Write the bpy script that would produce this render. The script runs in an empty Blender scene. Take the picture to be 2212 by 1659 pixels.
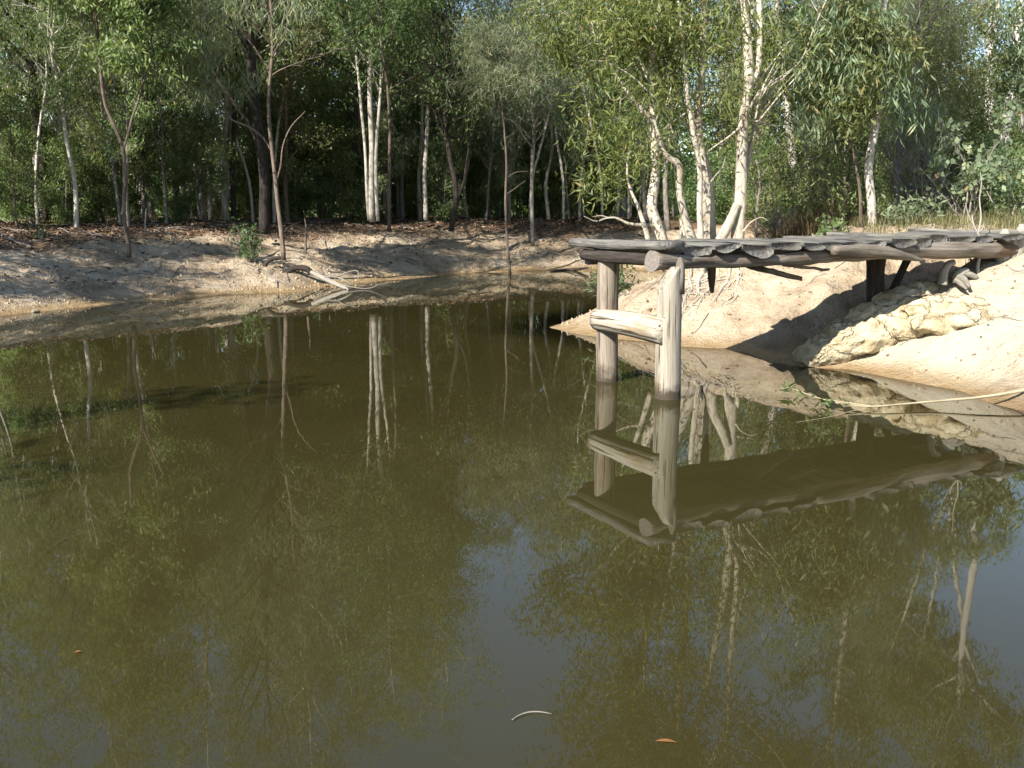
import bpy, math, random
import numpy as np
from mathutils import Vector

# ------------------------------------------------------------------ camera, sky, sun, exposure
S = bpy.context.scene
COL = S.collection
R = math.radians
F_PX, CX, CY, HOR, CAMZ = 2100.0, 1106.0, 829.5, 456.0, 1.8     # picture 2212 wide, horizon row 456
PITCH = math.atan((CY - HOR) / F_PX)
cam_d = bpy.data.cameras.new('camera')
cam_d.sensor_fit = 'HORIZONTAL'
cam_d.angle = 2 * math.atan(CX / F_PX)
cam_d.clip_end = 2000
cam = bpy.data.objects.new('camera', cam_d)
cam.location = (0, 0, CAMZ)
cam.rotation_euler = (math.pi / 2 - PITCH, 0, 0)
COL.objects.link(cam)
S.camera = cam

SUN_EL = R(37)
SUN_TRAVEL_AZ = R(50)             # direction the light travels, from +X towards +Y
trav = Vector((math.cos(SUN_TRAVEL_AZ) * math.cos(SUN_EL), math.sin(SUN_TRAVEL_AZ) * math.cos(SUN_EL), -math.sin(SUN_EL)))
world = bpy.data.worlds.new('World')
S.world = world
world.use_nodes = True
wn = world.node_tree
sky = wn.nodes.new('ShaderNodeTexSky')
sky.sky_type = 'NISHITA'
sky.sun_disc = False
sky.sun_elevation = SUN_EL
sky.sun_rotation = math.atan2(-trav.x, -trav.y)
sky.air_density = 1.0
sky.dust_density = 0.3
sky.ozone_density = 1.0
wn.nodes['Background'].inputs['Strength'].default_value = 0.085
wn.links.new(sky.outputs[0], wn.nodes['Background'].inputs['Color'])
sun_d = bpy.data.lights.new('sun', 'SUN')
sun_d.energy = 5.0
sun_d.angle = R(0.5)
sun_d.color = (1.0, 0.94, 0.84)
sun = bpy.data.objects.new('sun', sun_d)
sun.rotation_euler = trav.to_track_quat('-Z', 'Y').to_euler()
sun.location = (-20, -12, 25)
COL.objects.link(sun)
S.view_settings.view_transform = 'Standard'
S.view_settings.look = 'None'
S.view_settings.exposure = 1.3
S.view_settings.gamma = 1
S.view_settings.use_curve_mapping = False
S.render.engine = 'CYCLES'
S.cycles.use_denoising = True
S.cycles.max_bounces = 4
S.cycles.diffuse_bounces = 3
S.cycles.glossy_bounces = 2
S.cycles.transmission_bounces = 4
S.cycles.transparent_max_bounces = 6
S.cycles.caustics_reflective = False
S.cycles.caustics_refractive = False

# ------------------------------------------------------------------ picture <-> place
cp, sp = math.cos(PITCH), math.sin(PITCH)

def ray(u, v):
    x = (u - CX) / F_PX
    y = -(v - CY) / F_PX
    return np.array((x, cp + y * sp, -sp + y * cp))

def at(u, v, d):
    """point seen at (u, v) standing d metres away"""
    r = ray(u, v)
    return np.array((0, 0, CAMZ)) + r * (d / r[1])

def onz(u, v, z=0.0):
    r = ray(u, v)
    return np.array((0, 0, CAMZ)) + r * ((z - CAMZ) / r[2])

# ------------------------------------------------------------------ noise (numpy)
def _hash(ix, iy, iz, seed):
    h = (ix * 374761393 + iy * 668265263 + iz * 2147483647 + seed * 1274126177) & 0xFFFFFFFF
    h = ((h ^ (h >> 13)) * 1274126177) & 0xFFFFFFFF
    h = h ^ (h >> 16)
    return (h & 0xFFFFFF) / float(0xFFFFFF) * 2 - 1

def vnoise(p, seed=0):
    p = np.asarray(p, float)
    i = np.floor(p).astype(np.int64)
    f = p - i
    f = f * f * (3 - 2 * f)
    out = 0
    for dx in (0, 1):
        for dy in (0, 1):
            for dz in (0, 1):
                w = (f[..., 0] if dx else 1 - f[..., 0]) * (f[..., 1] if dy else 1 - f[..., 1]) * (f[..., 2] if dz else 1 - f[..., 2])
                out = out + w * _hash(i[..., 0] + dx, i[..., 1] + dy, i[..., 2] + dz, seed)
    return out

def fbm(p, octv=4, seed=0):
    p = np.asarray(p, float)
    a, s, o = 1.0, 0.0, 0
    for k in range(octv):
        o = o + a * vnoise(p * (2 ** k) + 17.3 * k, seed + k)
        s += a
        a *= 0.5
    return o / s

def sstep(a, b, x):
    t = np.clip((x - a) / (b - a), 0, 1)
    return t * t * (3 - 2 * t)

# ------------------------------------------------------------------ mesh helpers
def np_mesh(name, verts, quads=None, tris=None, mats=(), smooth=False, attrs=None, mat_idx=None):
    me = bpy.data.meshes.new(name)
    verts = np.asarray(verts, np.float32).reshape(-1, 3)
    quads = np.zeros((0, 4), np.int32) if quads is None else np.asarray(quads, np.int32).reshape(-1, 4)
    tris = np.zeros((0, 3), np.int32) if tris is None else np.asarray(tris, np.int32).reshape(-1, 3)
    nq, nt = len(quads), len(tris)
    me.vertices.add(len(verts))
    me.vertices.foreach_set('co', verts.ravel())
    me.loops.add(nq * 4 + nt * 3)
    me.loops.foreach_set('vertex_index', np.concatenate((quads.ravel(), tris.ravel())).astype(np.int32))
    me.polygons.add(nq + nt)
    ls = np.concatenate((np.arange(nq) * 4, nq * 4 + np.arange(nt) * 3)).astype(np.int32)
    me.polygons.foreach_set('loop_start', ls)
    if smooth:
        me.polygons.foreach_set('use_smooth', np.ones(nq + nt, bool))
    for m in mats:
        me.materials.append(m)
    if mat_idx is not None:
        me.polygons.foreach_set('material_index', np.asarray(mat_idx, np.int32))
    for k, a in (attrs or {}).items():
        a = np.asarray(a, np.float32)
        if a.ndim == 1:
            me.attributes.new(k, 'FLOAT', 'POINT').data.foreach_set('value', a)
        else:
            me.attributes.new(k, 'FLOAT_VECTOR', 'POINT').data.foreach_set('vector', a.ravel())
    me.update(calc_edges=True)
    me.validate()
    return me

class MB:
    """collects tubes and patches into one mesh"""
    def __init__(self):
        self.v, self.q, self.t, self.tc, self.n = [], [], [], [], 0

    def add(self, v, q=None, t=None, tc=None):
        v = np.asarray(v, float).reshape(-1, 3)
        if q is not None and len(q):
            self.q.append(np.asarray(q, np.int64) + self.n)
        if t is not None and len(t):
            self.t.append(np.asarray(t, np.int64) + self.n)
        self.v.append(v)
        self.tc.append(v if tc is None else np.asarray(tc, float).reshape(-1, 3))
        self.n += len(v)

    def tube(self, pts, rad, sides=8, caps=True, rough=0.0, seed=0, squash=None, fine=3.0):
        pts = np.asarray(pts, float)
        rad = np.broadcast_to(np.asarray(rad, float), (len(pts),)).copy()
        n = len(pts)
        tan = np.gradient(pts, axis=0)
        tan /= np.linalg.norm(tan, axis=1)[:, None] + 1e-9
        ref = np.array((1.0, 0, 0)) if abs(tan[0][0]) < 0.8 else np.array((0, 1.0, 0))
        U = []
        u = ref - tan[0] * ref.dot(tan[0])
        u /= np.linalg.norm(u)
        for k in range(n):
            u = u - tan[k] * u.dot(tan[k])
            u /= np.linalg.norm(u) + 1e-9
            U.append(u)
        U = np.array(U)
        W = np.cross(tan, U)
        a = np.arange(sides) / sides * 2 * math.pi
        ca, sa = np.cos(a), np.sin(a)
        if squash is not None:
            sa = sa * squash
        seg = np.concatenate(([0], np.cumsum(np.linalg.norm(np.diff(pts, axis=0), axis=1))))
        rr = np.repeat(rad[:, None], sides, 1)
        tc = np.stack((rr * ca, rr * sa, np.repeat(seg[:, None], sides, 1)), -1)
        if rough:
            base = np.stack((np.broadcast_to(ca, rr.shape) * 1.5, np.broadcast_to(sa, rr.shape) * 1.5, tc[..., 2] * fine), -1)
            rr = rr * (1 + rough * fbm(base + seed * 3.7, 3, seed))
        v = pts[:, None, :] + rr[..., None] * (ca[None, :, None] * U[:, None, :] + sa[None, :, None] * W[:, None, :])
        i = np.arange(n - 1)[:, None] * sides
        j = np.arange(sides)[None, :]
        j2 = (j + 1) % sides
        q = np.stack((i + j, i + j2, i + sides + j2, i + sides + j), -1).reshape(-1, 4)
        off = n * sides
        vv = v.reshape(-1, 3)
        tcs = tc.reshape(-1, 3)
        t = []
        if caps:
            vv = np.concatenate((vv, pts[:1], pts[-1:]))
            tcs = np.concatenate((tcs, [[0, 0, 0]], [[0, 0, seg[-1]]]))
            for k in range(sides):
                t.append((off, (k + 1) % sides, k))
                t.append((off + 1, (n - 1) * sides + k, (n - 1) * sides + (k + 1) % sides))
        self.add(vv, q, t, tcs)

    def mesh(self, name, mat, smooth=True):
        v = np.concatenate(self.v)
        q = np.concatenate(self.q) if self.q else None
        t = np.concatenate(self.t) if self.t else None
        return np_mesh(name, v, q, t, [mat], smooth, {'tc': np.concatenate(self.tc)})

def spline(pts, n):
    """smooth resample of a polyline"""
    pts = np.asarray(pts, float)
    if len(pts) == 2:
        return pts[0] + (pts[1] - pts[0]) * np.linspace(0, 1, n)[:, None]
    d = np.concatenate(([0], np.cumsum(np.linalg.norm(np.diff(pts, axis=0), axis=1))))
    m = np.gradient(pts, d, axis=0)
    s = np.linspace(0, d[-1], n)
    k = np.clip(np.searchsorted(d, s, 'right') - 1, 0, len(d) - 2)
    h = (d[k + 1] - d[k])[:, None]
    t = ((s - d[k])[:, None]) / h
    return ((2 * t**3 - 3 * t**2 + 1) * pts[k] + (t**3 - 2 * t**2 + t) * h * m[k]
            + (-2 * t**3 + 3 * t**2) * pts[k + 1] + (t**3 - t**2) * h * m[k + 1])

# ------------------------------------------------------------------ scene objects
def link(name, me, parent=None, loc=None):
    o = bpy.data.objects.new(name, me)
    COL.objects.link(o)
    if parent is not None:
        o.parent = parent
    if loc is not None:
        o.location = loc
    return o

def tag(o, label, cat, group=None):
    o['label'] = label
    o['category'] = cat
    if group:
        o['group'] = group
    return o

def thing(name, label, cat, loc=(0, 0, 0), group=None, rz=0.0, sc=1.0):
    o = link(name, None, None, loc)
    o.rotation_euler.z = rz
    o.scale = (sc, sc, sc)
    o.empty_display_size = 0.3
    return tag(o, label, cat, group)

# ------------------------------------------------------------------ materials
def mat(name):
    m = bpy.data.materials.new(name)
    m.use_nodes = True
    nt = m.node_tree
    nt.nodes.clear()
    return m, nt, nt.nodes, nt.links

def nd(nt, typ, **kw):
    n = nt.nodes.new(typ)
    for k, v in kw.items():
        if k in n.inputs:
            n.inputs[k].default_value = v
        else:
            setattr(n, k, v)
    return n

def ramp(nt, stops, interp='LINEAR'):
    n = nt.nodes.new('ShaderNodeValToRGB')
    cr = n.color_ramp
    cr.interpolation = interp
    while len(cr.elements) > 1:
        cr.elements.remove(cr.elements[-1])
    cr.elements[0].position = stops[0][0]
    cr.elements[0].color = (*stops[0][1], 1)
    for p, c in stops[1:]:
        e = cr.elements.new(p)
        e.color = (*c, 1)
    return n

def mixc(nt, fac, a, b, mode='MIX'):
    n = nt.nodes.new('ShaderNodeMix')
    n.data_type = 'RGBA'
    n.blend_type = mode
    for s, k in ((fac, 0), (a, 6), (b, 7)):
        if hasattr(s, 'is_linked') or hasattr(s, 'links'):
            nt.links.new(s, n.inputs[k])
        else:
            n.inputs[k].default_value = s if k == 0 else (*s, 1)
    return n.outputs[2]

def wood_mat(name, stops, scale=(14, 14, 2.0), rough=0.85, bump=0.5, bump_d=0.02, blotch=None, tcname='tc', det=6, crack=None, wet=None):
    m, nt, N, L = mat(name)
    at_ = nd(nt, 'ShaderNodeAttribute', attribute_name=tcname)
    mp = nd(nt, 'ShaderNodeMapping')
    mp.inputs['Scale'].default_value = scale
    L.new(at_.outputs['Vector'], mp.inputs['Vector'])
    ns = nd(nt, 'ShaderNodeTexNoise', Scale=1.0, Detail=det, Roughness=0.65)
    L.new(mp.outputs[0], ns.inputs['Vector'])
    rp = ramp(nt, stops)
    L.new(ns.outputs['Fac'], rp.inputs[0])
    col = rp.outputs[0]
    if blotch:
        bs, lo, hi, bc = blotch
        mp2 = nd(nt, 'ShaderNodeMapping')
        mp2.inputs['Scale'].default_value = bs
        L.new(at_.outputs['Vector'], mp2.inputs['Vector'])
        n2 = nd(nt, 'ShaderNodeTexNoise', Scale=1.0, Detail=4.0, Roughness=0.6)
        L.new(mp2.outputs[0], n2.inputs['Vector'])
        mr = nd(nt, 'ShaderNodeMapRange')
        mr.inputs['From Min'].default_value = lo
        mr.inputs['From Max'].default_value = hi
        L.new(n2.outputs['Fac'], mr.inputs['Value'])
        col = mixc(nt, mr.outputs[0], col, bc)
    if crack:
        mp3 = nd(nt, 'ShaderNodeMapping')
        mp3.inputs['Scale'].default_value = crack[0]
        L.new(at_.outputs['Vector'], mp3.inputs['Vector'])
        n3 = nd(nt, 'ShaderNodeTexNoise', Scale=1.0, Detail=5.0, Roughness=0.55)
        L.new(mp3.outputs[0], n3.inputs['Vector'])
        mr3 = nd(nt, 'ShaderNodeMapRange')
        mr3.inputs['From Min'].default_value = crack[1]
        mr3.inputs['From Max'].default_value = crack[2]
        L.new(n3.outputs['Fac'], mr3.inputs['Value'])
        col = mixc(nt, mr3.outputs[0], crack[3], col)
    if wet is not None:                                    # stained where it stands in the water
        geo = nd(nt, 'ShaderNodeNewGeometry')
        sx = nd(nt, 'ShaderNodeSeparateXYZ')
        L.new(geo.outputs['Position'], sx.inputs[0])
        nw = nd(nt, 'ShaderNodeTexNoise', Scale=7.0, Detail=6.0, Roughness=0.7)
        L.new(geo.outputs['Position'], nw.inputs['Vector'])
        ad = nd(nt, 'ShaderNodeMath', operation='MULTIPLY_ADD')
        ad.inputs[1].default_value = -0.34
        L.new(nw.outputs['Fac'], ad.inputs[0])
        L.new(sx.outputs[2], ad.inputs[2])
        mw = nd(nt, 'ShaderNodeMapRange')
        mw.inputs['From Min'].default_value = wet - .14
        mw.inputs['From Max'].default_value = wet - .02
        L.new(ad.outputs[0], mw.inputs['Value'])
        col = mixc(nt, mw.outputs[0], (.06, .048, .034), col)
    oi = nd(nt, 'ShaderNodeObjectInfo')
    hv = nd(nt, 'ShaderNodeHueSaturation')
    mo = nd(nt, 'ShaderNodeMapRange')
    mo.inputs['To Min'].default_value = 0.78
    mo.inputs['To Max'].default_value = 1.18
    L.new(oi.outputs['Random'], mo.inputs['Value'])
    L.new(mo.outputs[0], hv.inputs['Value'])
    L.new(col, hv.inputs['Color'])
    col = hv.outputs[0]
    bs_ = nd(nt, 'ShaderNodeBsdfPrincipled', Roughness=rough)
    bs_.inputs['Specular IOR Level'].default_value = 0.25
    L.new(col, bs_.inputs['Base Color'])
    bp = nd(nt, 'ShaderNodeBump', Strength=bump, Distance=bump_d)
    L.new(ns.outputs['Fac'], bp.inputs['Height'])
    L.new(bp.outputs[0], bs_.inputs['Normal'])
    out = nd(nt, 'ShaderNodeOutputMaterial')
    L.new(bs_.outputs[0], out.inputs[0])
    return m

def leaf_mat(name, stops, trans=0.40, rough=0.5, spec=0.3, var=0.35):
    """stops over the per-leaf value 'lv'; every tree a little different"""
    m, nt, N, L = mat(name)
    a = nd(nt, 'ShaderNodeAttribute', attribute_name='lv')
    rp = ramp(nt, stops)
    L.new(a.outputs['Fac'], rp.inputs[0])
    oi = nd(nt, 'ShaderNodeObjectInfo')
    hsv = nd(nt, 'ShaderNodeHueSaturation')
    mh = nd(nt, 'ShaderNodeMapRange')
    mh.inputs['To Min'].default_value = 0.5 - 0.02
    mh.inputs['To Max'].default_value = 0.5 + 0.02
    L.new(oi.outputs['Random'], mh.inputs['Value'])
    mv = nd(nt, 'ShaderNodeMapRange')
    mv.inputs['To Min'].default_value = 1 - var
    mv.inputs['To Max'].default_value = 1 + var
    fr = nd(nt, 'ShaderNodeMath', operation='FRACT')
    ml = nd(nt, 'ShaderNodeMath', operation='MULTIPLY')
    ml.inputs[1].default_value = 7.31
    L.new(oi.outputs['Random'], ml.inputs[0])
    L.new(ml.outputs[0], fr.inputs[0])
    L.new(fr.outputs[0], mv.inputs['Value'])
    L.new(rp.outputs[0], hsv.inputs['Color'])
    L.new(mh.outputs[0], hsv.inputs['Hue'])
    L.new(mv.outputs[0], hsv.inputs['Value'])
    b = nd(nt, 'ShaderNodeBsdfPrincipled', Roughness=rough)
    b.inputs['Specular IOR Level'].default_value = spec
    L.new(hsv.outputs[0], b.inputs['Base Color'])
    t = nd(nt, 'ShaderNodeBsdfTranslucent')
    h2 = mixc(nt, 1.0, hsv.outputs[0], (1.25, 1.35, 0.55), 'MULTIPLY')
    L.new(h2, t.inputs['Color'])
    mx = nd(nt, 'ShaderNodeMixShader')
    mx.inputs[0].default_value = trans
    L.new(b.outputs[0], mx.inputs[1])
    L.new(t.outputs[0], mx.inputs[2])
    out = nd(nt, 'ShaderNodeOutputMaterial')
    L.new(mx.outputs[0], out.inputs[0])
    return m

def plain_var(name, stops, rough=0.9, spec=0.2, trans=0.0):
    m, nt, N, L = mat(name)
    a = nd(nt, 'ShaderNodeAttribute', attribute_name='lv')
    rp = ramp(nt, stops)
    L.new(a.outputs['Fac'], rp.inputs[0])
    b = nd(nt, 'ShaderNodeBsdfPrincipled', Roughness=rough)
    b.inputs['Specular IOR Level'].default_value = spec
    L.new(rp.outputs[0], b.inputs['Base Color'])
    last = b.outputs[0]
    if trans:
        t = nd(nt, 'ShaderNodeBsdfTranslucent')
        L.new(rp.outputs[0], t.inputs['Color'])
        mx = nd(nt, 'ShaderNodeMixShader')
        mx.inputs[0].default_value = trans
        L.new(last, mx.inputs[1])
        L.new(t.outputs[0], mx.inputs[2])
        last = mx.outputs[0]
    out = nd(nt, 'ShaderNodeOutputMaterial')
    L.new(last, out.inputs[0])
    return m

M = {}
M['paper'] = wood_mat('paperbark', [(0.28, (.140, .102, .074)), (0.42, (.316, .270, .209)), (0.55, (.446, .409, .335)), (0.8, (.521, .493, .428))],
                      (16, 16, 5), 0.9, 0.8, 0.03, blotch=((6, 6, 2.2), .56, .70, (.241, .167, .107)))
M['gum_pale'] = wood_mat('pale_gum_bark', [(0.3, (.245, .216, .180)), (0.5, (.403, .374, .324)), (0.7, (.490, .461, .410))],
                         (10, 10, 3), 0.8, 0.4, 0.015, blotch=((7, 7, 2.5), .60, .72, (.173, .122, .086)))
M['gum_smooth'] = wood_mat('smooth_grey_gum_bark', [(0.3, (.27, .25, .225)), (0.5, (.38, .36, .33)), (0.7, (.46, .44, .41))],
                           (7, 7, 1.2), 0.8, 0.25, 0.01, blotch=((4, 4, .8), .60, .75, (.24, .21, .18)))
M['gum_fleck'] = wood_mat('flecked_gum_bark', [(0.3, (.300, .270, .225)), (0.55, (.495, .458, .398)), (0.75, (.570, .540, .480))],
                          (12, 12, 3), 0.8, 0.4, 0.015, blotch=((16, 16, 11), .57, .64, (.120, .083, .060)))
M['bark_brown'] = wood_mat('brown_bark', [(0.3, (.056, .040, .032)), (0.55, (.160, .124, .096)), (0.75, (.248, .208, .168))], (22, 22, 3), 0.95, 1.0, 0.03)
M['bark_grey'] = wood_mat('grey_bark', [(0.3, (.104, .088, .080)), (0.55, (.240, .216, .188)), (0.75, (.352, .328, .296))], (22, 22, 4), 0.95, 0.8, 0.02)
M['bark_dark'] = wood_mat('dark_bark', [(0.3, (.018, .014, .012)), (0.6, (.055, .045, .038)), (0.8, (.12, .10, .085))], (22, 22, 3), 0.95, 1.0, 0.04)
M['deadwood'] = wood_mat('bleached_deadwood', [(0.3, (.124, .109, .090)), (0.5, (.238, .218, .183)), (0.75, (.327, .307, .268))], (30, 30, 4), 0.9, 0.6, 0.01)
M['plank'] = wood_mat('weathered_plank', [(0.25, (.030, .029, .027)), (0.45, (.111, .106, .098)), (0.6, (.196, .187, .170)), (0.8, (.289, .281, .255))],
                      (26, 26, 2.2), 0.9, 1.0, 0.02, blotch=((4, 4, 3), .52, .72, (.170, .166, .128)))
M['log'] = wood_mat('weathered_log', [(0.25, (.037, .032, .026)), (0.42, (.125, .104, .084)), (0.6, (.220, .194, .162)), (0.8, (.282, .261, .224))],
                    (24, 24, 1.6), 0.9, 1.0, 0.025, blotch=((5, 5, 1.6), .52, .66, (.115, .078, .052)))
M['post'] = wood_mat('timber_post', [(0.25, (.079, .062, .048)), (0.42, (.191, .158, .123)), (0.6, (.281, .242, .197)), (0.8, (.337, .303, .253))],
                     (34, 34, 1.4), 0.9, 0.8, 0.012, blotch=((7, 7, 2.0), .50, .66, (.146, .101, .073)), crack=((26, 26, .7),   .39, .435, (.039, .028, .023)), wet=.02)
M['post_pale'] = wood_mat('bleached_timber_post', [(0.25, (.142, .121, .093)), (0.42, (.274, .246, .196)), (0.6, (.361, .328, .268)), (0.8, (.405, .378, .312))],
                          (32, 32, 1.4), 0.9, 0.8, 0.012, blotch=((6, 6, 2.0), .55, .66, (.284, .202, .104)), crack=((24, 24, .7),   .385, .43, (.055, .041, .027)), wet=.02)
M['cut_end'] = wood_mat('sawn_end_grain', [(0.3, (.112, .095, .084)), (0.6, (.185, .162, .146)), (0.8, (.246, .224, .202))], (30, 30, 30), 0.9, 0.5, 0.01)
M['stick'] = wood_mat('straw_coloured_stem', [(0.3, (.20, .16, .095)), (0.55, (.38, .33, .22)), (0.8, (.48, .43, .31))], (40, 40, 3), 0.7, 0.3, 0.005)
M['twig'] = wood_mat('grey_twig', [(0.3, (.128, .112, .104)), (0.6, (.272, .248, .232)), (0.8, (.368, .344, .320))], (30, 30, 5), 0.9, 0.3, 0.005)

G = lambda a, b, c: [(0.0, a), (0.5, b), (0.86, c), (0.93, (c[0] * 1.5, c[1] * 1.15, c[2])), (1.0, (.176, .096, .032))]
M['leaf_gum'] = leaf_mat('gum_leaf', G((.095, .138, .063), (.155, .221, .090), (.236, .293, .123)))
M['leaf_olive'] = leaf_mat('olive_leaf', G((.102, .126, .052), (.167, .200, .081), (.251, .280, .120)))
M['leaf_grey'] = leaf_mat('grey_green_needle', G((.105, .130, .083), (.176, .209, .128), (.265, .283, .187)), spec=0.2, rough=0.6)
M['leaf_paper'] = leaf_mat('paperbark_leaf', G((.085, .110, .034), (.150, .178, .056), (.225, .245, .085)), var=0.0)
M['leaf_blue'] = leaf_mat('blue_green_leaf', G((.107, .153, .092), (.180, .243, .144), (.290, .352, .219)), var=0.05)
M['leaf_fresh'] = leaf_mat('fresh_leaf', G((.063, .096, .038), (.093, .139, .051), (.133, .183, .070)), var=0.05)
M['litter'] = plain_var('leaf_litter', [(0.0, (.035, .022, .015)), (0.35, (.10, .062, .038)), (0.7, (.21, .14, .09)), (0.92, (.36, .28, .20)), (1.0, (.52, .45, .36))])
M['litter_pale'] = plain_var('bark_scrap', [(0.0, (.080, .056, .040)), (0.4, (.192, .136, .088)), (0.8, (.336, .264, .192)), (1.0, (.440, .384, .304))])
M['pebble'] = plain_var('pebble', [(0.0, (.150, .112, .075)), (0.5, (.315, .240, .158)), (1.0, (.465, .390, .292))])
M['grass_dry'] = plain_var('dry_grass', [(0.0, (.07, .085, .03)), (0.4, (.14, .14, .055)), (0.75, (.25, .225, .11)), (1.0, (.36, .32, .19))], trans=0.3)
M['grass_dark'] = plain_var('brown_sedge', [(0.0, (.041, .032, .018)), (0.6, (.108, .081, .045)), (1.0, (.216, .171, .090))], trans=0.2)
M['fern'] = plain_var('dead_fern', [(0.0, (.16, .07, .025)), (0.6, (.32, .16, .06)), (1.0, (.44, .27, .12))], trans=0.2)

# ------------------------------------------------------------------ the pond's outline and the ground's height
shore_px = [(-330, 722), (-150, 700), (0, 682), (150, 665), (300, 651), (450, 640), (560, 633), (640, 631), (700, 622), (760, 613),
            (850, 604), (960, 594), (1040, 589), (1100, 587), (1180, 584), (1260, 582), (1330, 581)]
shore = [(-12.5, 0.0), (-12.8, 6.0)]
shore += [tuple(onz(u, v)[:2]) for u, v in shore_px]
shore += [(5.6, 28.4), (6.0, 25.0), (5.0, 21.6), (3.4, 19.2), (1.9, 17.3)]
shore += [tuple(onz(u, v)[:2]) for u, v in ((1225, 690), (1195, 708), (1260, 722), (1349, 735), (1472, 746), (1570, 752), (1625, 762),
                                            (1672, 782), (1715, 789), (1770, 794), (1850, 800), (1960, 822), (2070, 846), (2160, 872), (2260, 905), (2330, 950))]
shore += [(5.0, 6.4), (5.4, 4.6), (4.6, 2.2), (2.6, 0.9), (0, 0.55), (-4, 0.3), (-9, 0.1)]
POLY = np.array(shore, float)

def sdist(x, y):
    """distance to the water's edge, positive on land"""
    x = np.asarray(x, float)
    y = np.asarray(y, float)
    sh = x.shape
    x, y = x.ravel(), y.ravel()
    best = np.full(x.shape, 1e9)
    ins = np.zeros(x.shape, bool)
    n = len(POLY)
    for k in range(n):
        ax, ay = POLY[k]
        bx, by = POLY[(k + 1) % n]
        dx, dy = bx - ax, by - ay
        t = np.clip(((x - ax) * dx + (y - ay) * dy) / (dx * dx + dy * dy + 1e-12), 0, 1)
        best = np.minimum(best, np.hypot(x - ax - t * dx, y - ay - t * dy))
        c = ((ay > y) != (by > y)) & (x < (bx - ax) * (y - ay) / (by - ay + 1e-12) + ax)
        ins ^= c
    return np.where(ins, -best, best).reshape(sh)

RX0, RY0, RST = -46.0, -16.0, 0.2
_rx, _ry = np.meshgrid(np.arange(RX0, 46, RST), np.arange(RY0, 74, RST))
SDR = sdist(_rx, _ry)

def sd1(x, y):
    fx, fy = (x - RX0) / RST, (y - RY0) / RST
    i, j = int(fx), int(fy)
    if not (0 <= i < SDR.shape[1] - 1 and 0 <= j < SDR.shape[0] - 1):
        return float(sdist(np.array([x]), np.array([y]))[0])
    a_, b_ = fx - i, fy - j
    return float((SDR[j, i] * (1 - a_) + SDR[j, i + 1] * a_) * (1 - b_) + (SDR[j + 1, i] * (1 - a_) + SDR[j + 1, i + 1] * a_) * b_)

def ground(x, y):
    x = np.asarray(x, float)
    y = np.asarray(y, float)
    p = np.stack((x, y, np.zeros_like(x)), -1)
    s = (np.array([sd1(float(x[0]), float(y[0]))]) if x.shape == (1,) else sdist(x, y)) + 0.16 * fbm(p * 1.1, 3, 5) + 0.05 * fbm(p * 5, 2, 9)
    rgt = sstep(-0.5, 3.0, x) * sstep(4, 8, y) * (1 - sstep(24, 27, y))
    Wd = 6.6 - 2.5 * rgt
    t = np.clip(s / Wd, 0, 1)
    prof = np.where(t < 1, 1 - (1 - t) ** 1.55, 1.0)
    toe = sstep(0.0, 0.9, s)
    Hm = 1.52 + 0.10 * fbm(p * 0.12, 2, 3)
    land = Hm * prof * (0.55 + 0.45 * toe)
    amp = sstep(0.15, 1.6, s)
    land = land + amp * (0.10 * fbm(p * 0.7, 3, 21) + 0.045 * fbm(p * 2.6, 3, 31) + 0.022 * fbm(p * 8, 2, 41))
    # little eroded scarps on the banks
    rid = 1 - np.abs(fbm(p * np.array((1.3, 1.3, 1)), 3, 55)) * 2.2
    land = land + 0.10 * amp * (1 - sstep(3.5, 6.5, s)) * np.clip(rid, 0, 1) ** 2 - 0.04 * amp
    # rise under the pale clay ledge, hollow under the jetty beside it
    a, b = np.array((3.75, 11.55)), np.array((6.4, 12.35))
    d = b - a
    tt = np.clip(((x - a[0]) * d[0] + (y - a[1]) * d[1]) / d.dot(d), 0, 1)
    dd = np.hypot(x - a[0] - tt * d[0], y - a[1] - tt * d[1])
    land = land + (0.02 + 0.12 * tt) * np.exp(-(dd / 0.5) ** 2) * (s > 0)
    a2, b2 = np.array((3.55, 12.4)), np.array((6.2, 13.6))
    d2 = b2 - a2
    t2 = np.clip(((x - a2[0]) * d2[0] + (y - a2[1]) * d2[1]) / d2.dot(d2), 0, 1)
    d3 = np.hypot(x - a2[0] - t2 * d2[0], y - a2[1] - t2 * d2[1])
    land = land - 0.70 * np.exp(-(d3 / 0.45) ** 2) * sstep(0.1, 0.8, s)
    land = np.maximum(land, 0.03 * np.clip(s, 0, 1))
    wet = np.maximum(-1.6, 0.16 * s - 0.10 * np.clip(-s, 0, 30) ** 1.2)
    return np.where(s > 0, land, wet)

def gz(x, y):
    return float(ground(np.array([x]), np.array([y]))[0])

def axis(lo, hi, f0, f1, fine):
    a = list(np.arange(f0, f1, fine))
    st, x = fine, f0
    while x > lo:
        st *= 1.16
        x -= st
        a.insert(0, x)
    st, x = fine, a[-1]
    while x < hi:
        st *= 1.16
        x += st
        a.append(x)
    return np.array(a)

gx = axis(-420, 420, -13.5, 14.0, 0.10)
gy = axis(-120, 700, 6.5, 36, 0.11)
X, Y = np.meshgrid(gx, gy)
Z = ground(X, Y)
nx, ny = len(gx), len(gy)
ii = (np.arange(ny - 1)[:, None] * nx + np.arange(nx - 1)[None, :])
GQ = np.stack((ii, ii + 1, ii + nx + 1, ii + nx), -1).reshape(-1, 4)
SD = sdist(X, Y)

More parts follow.
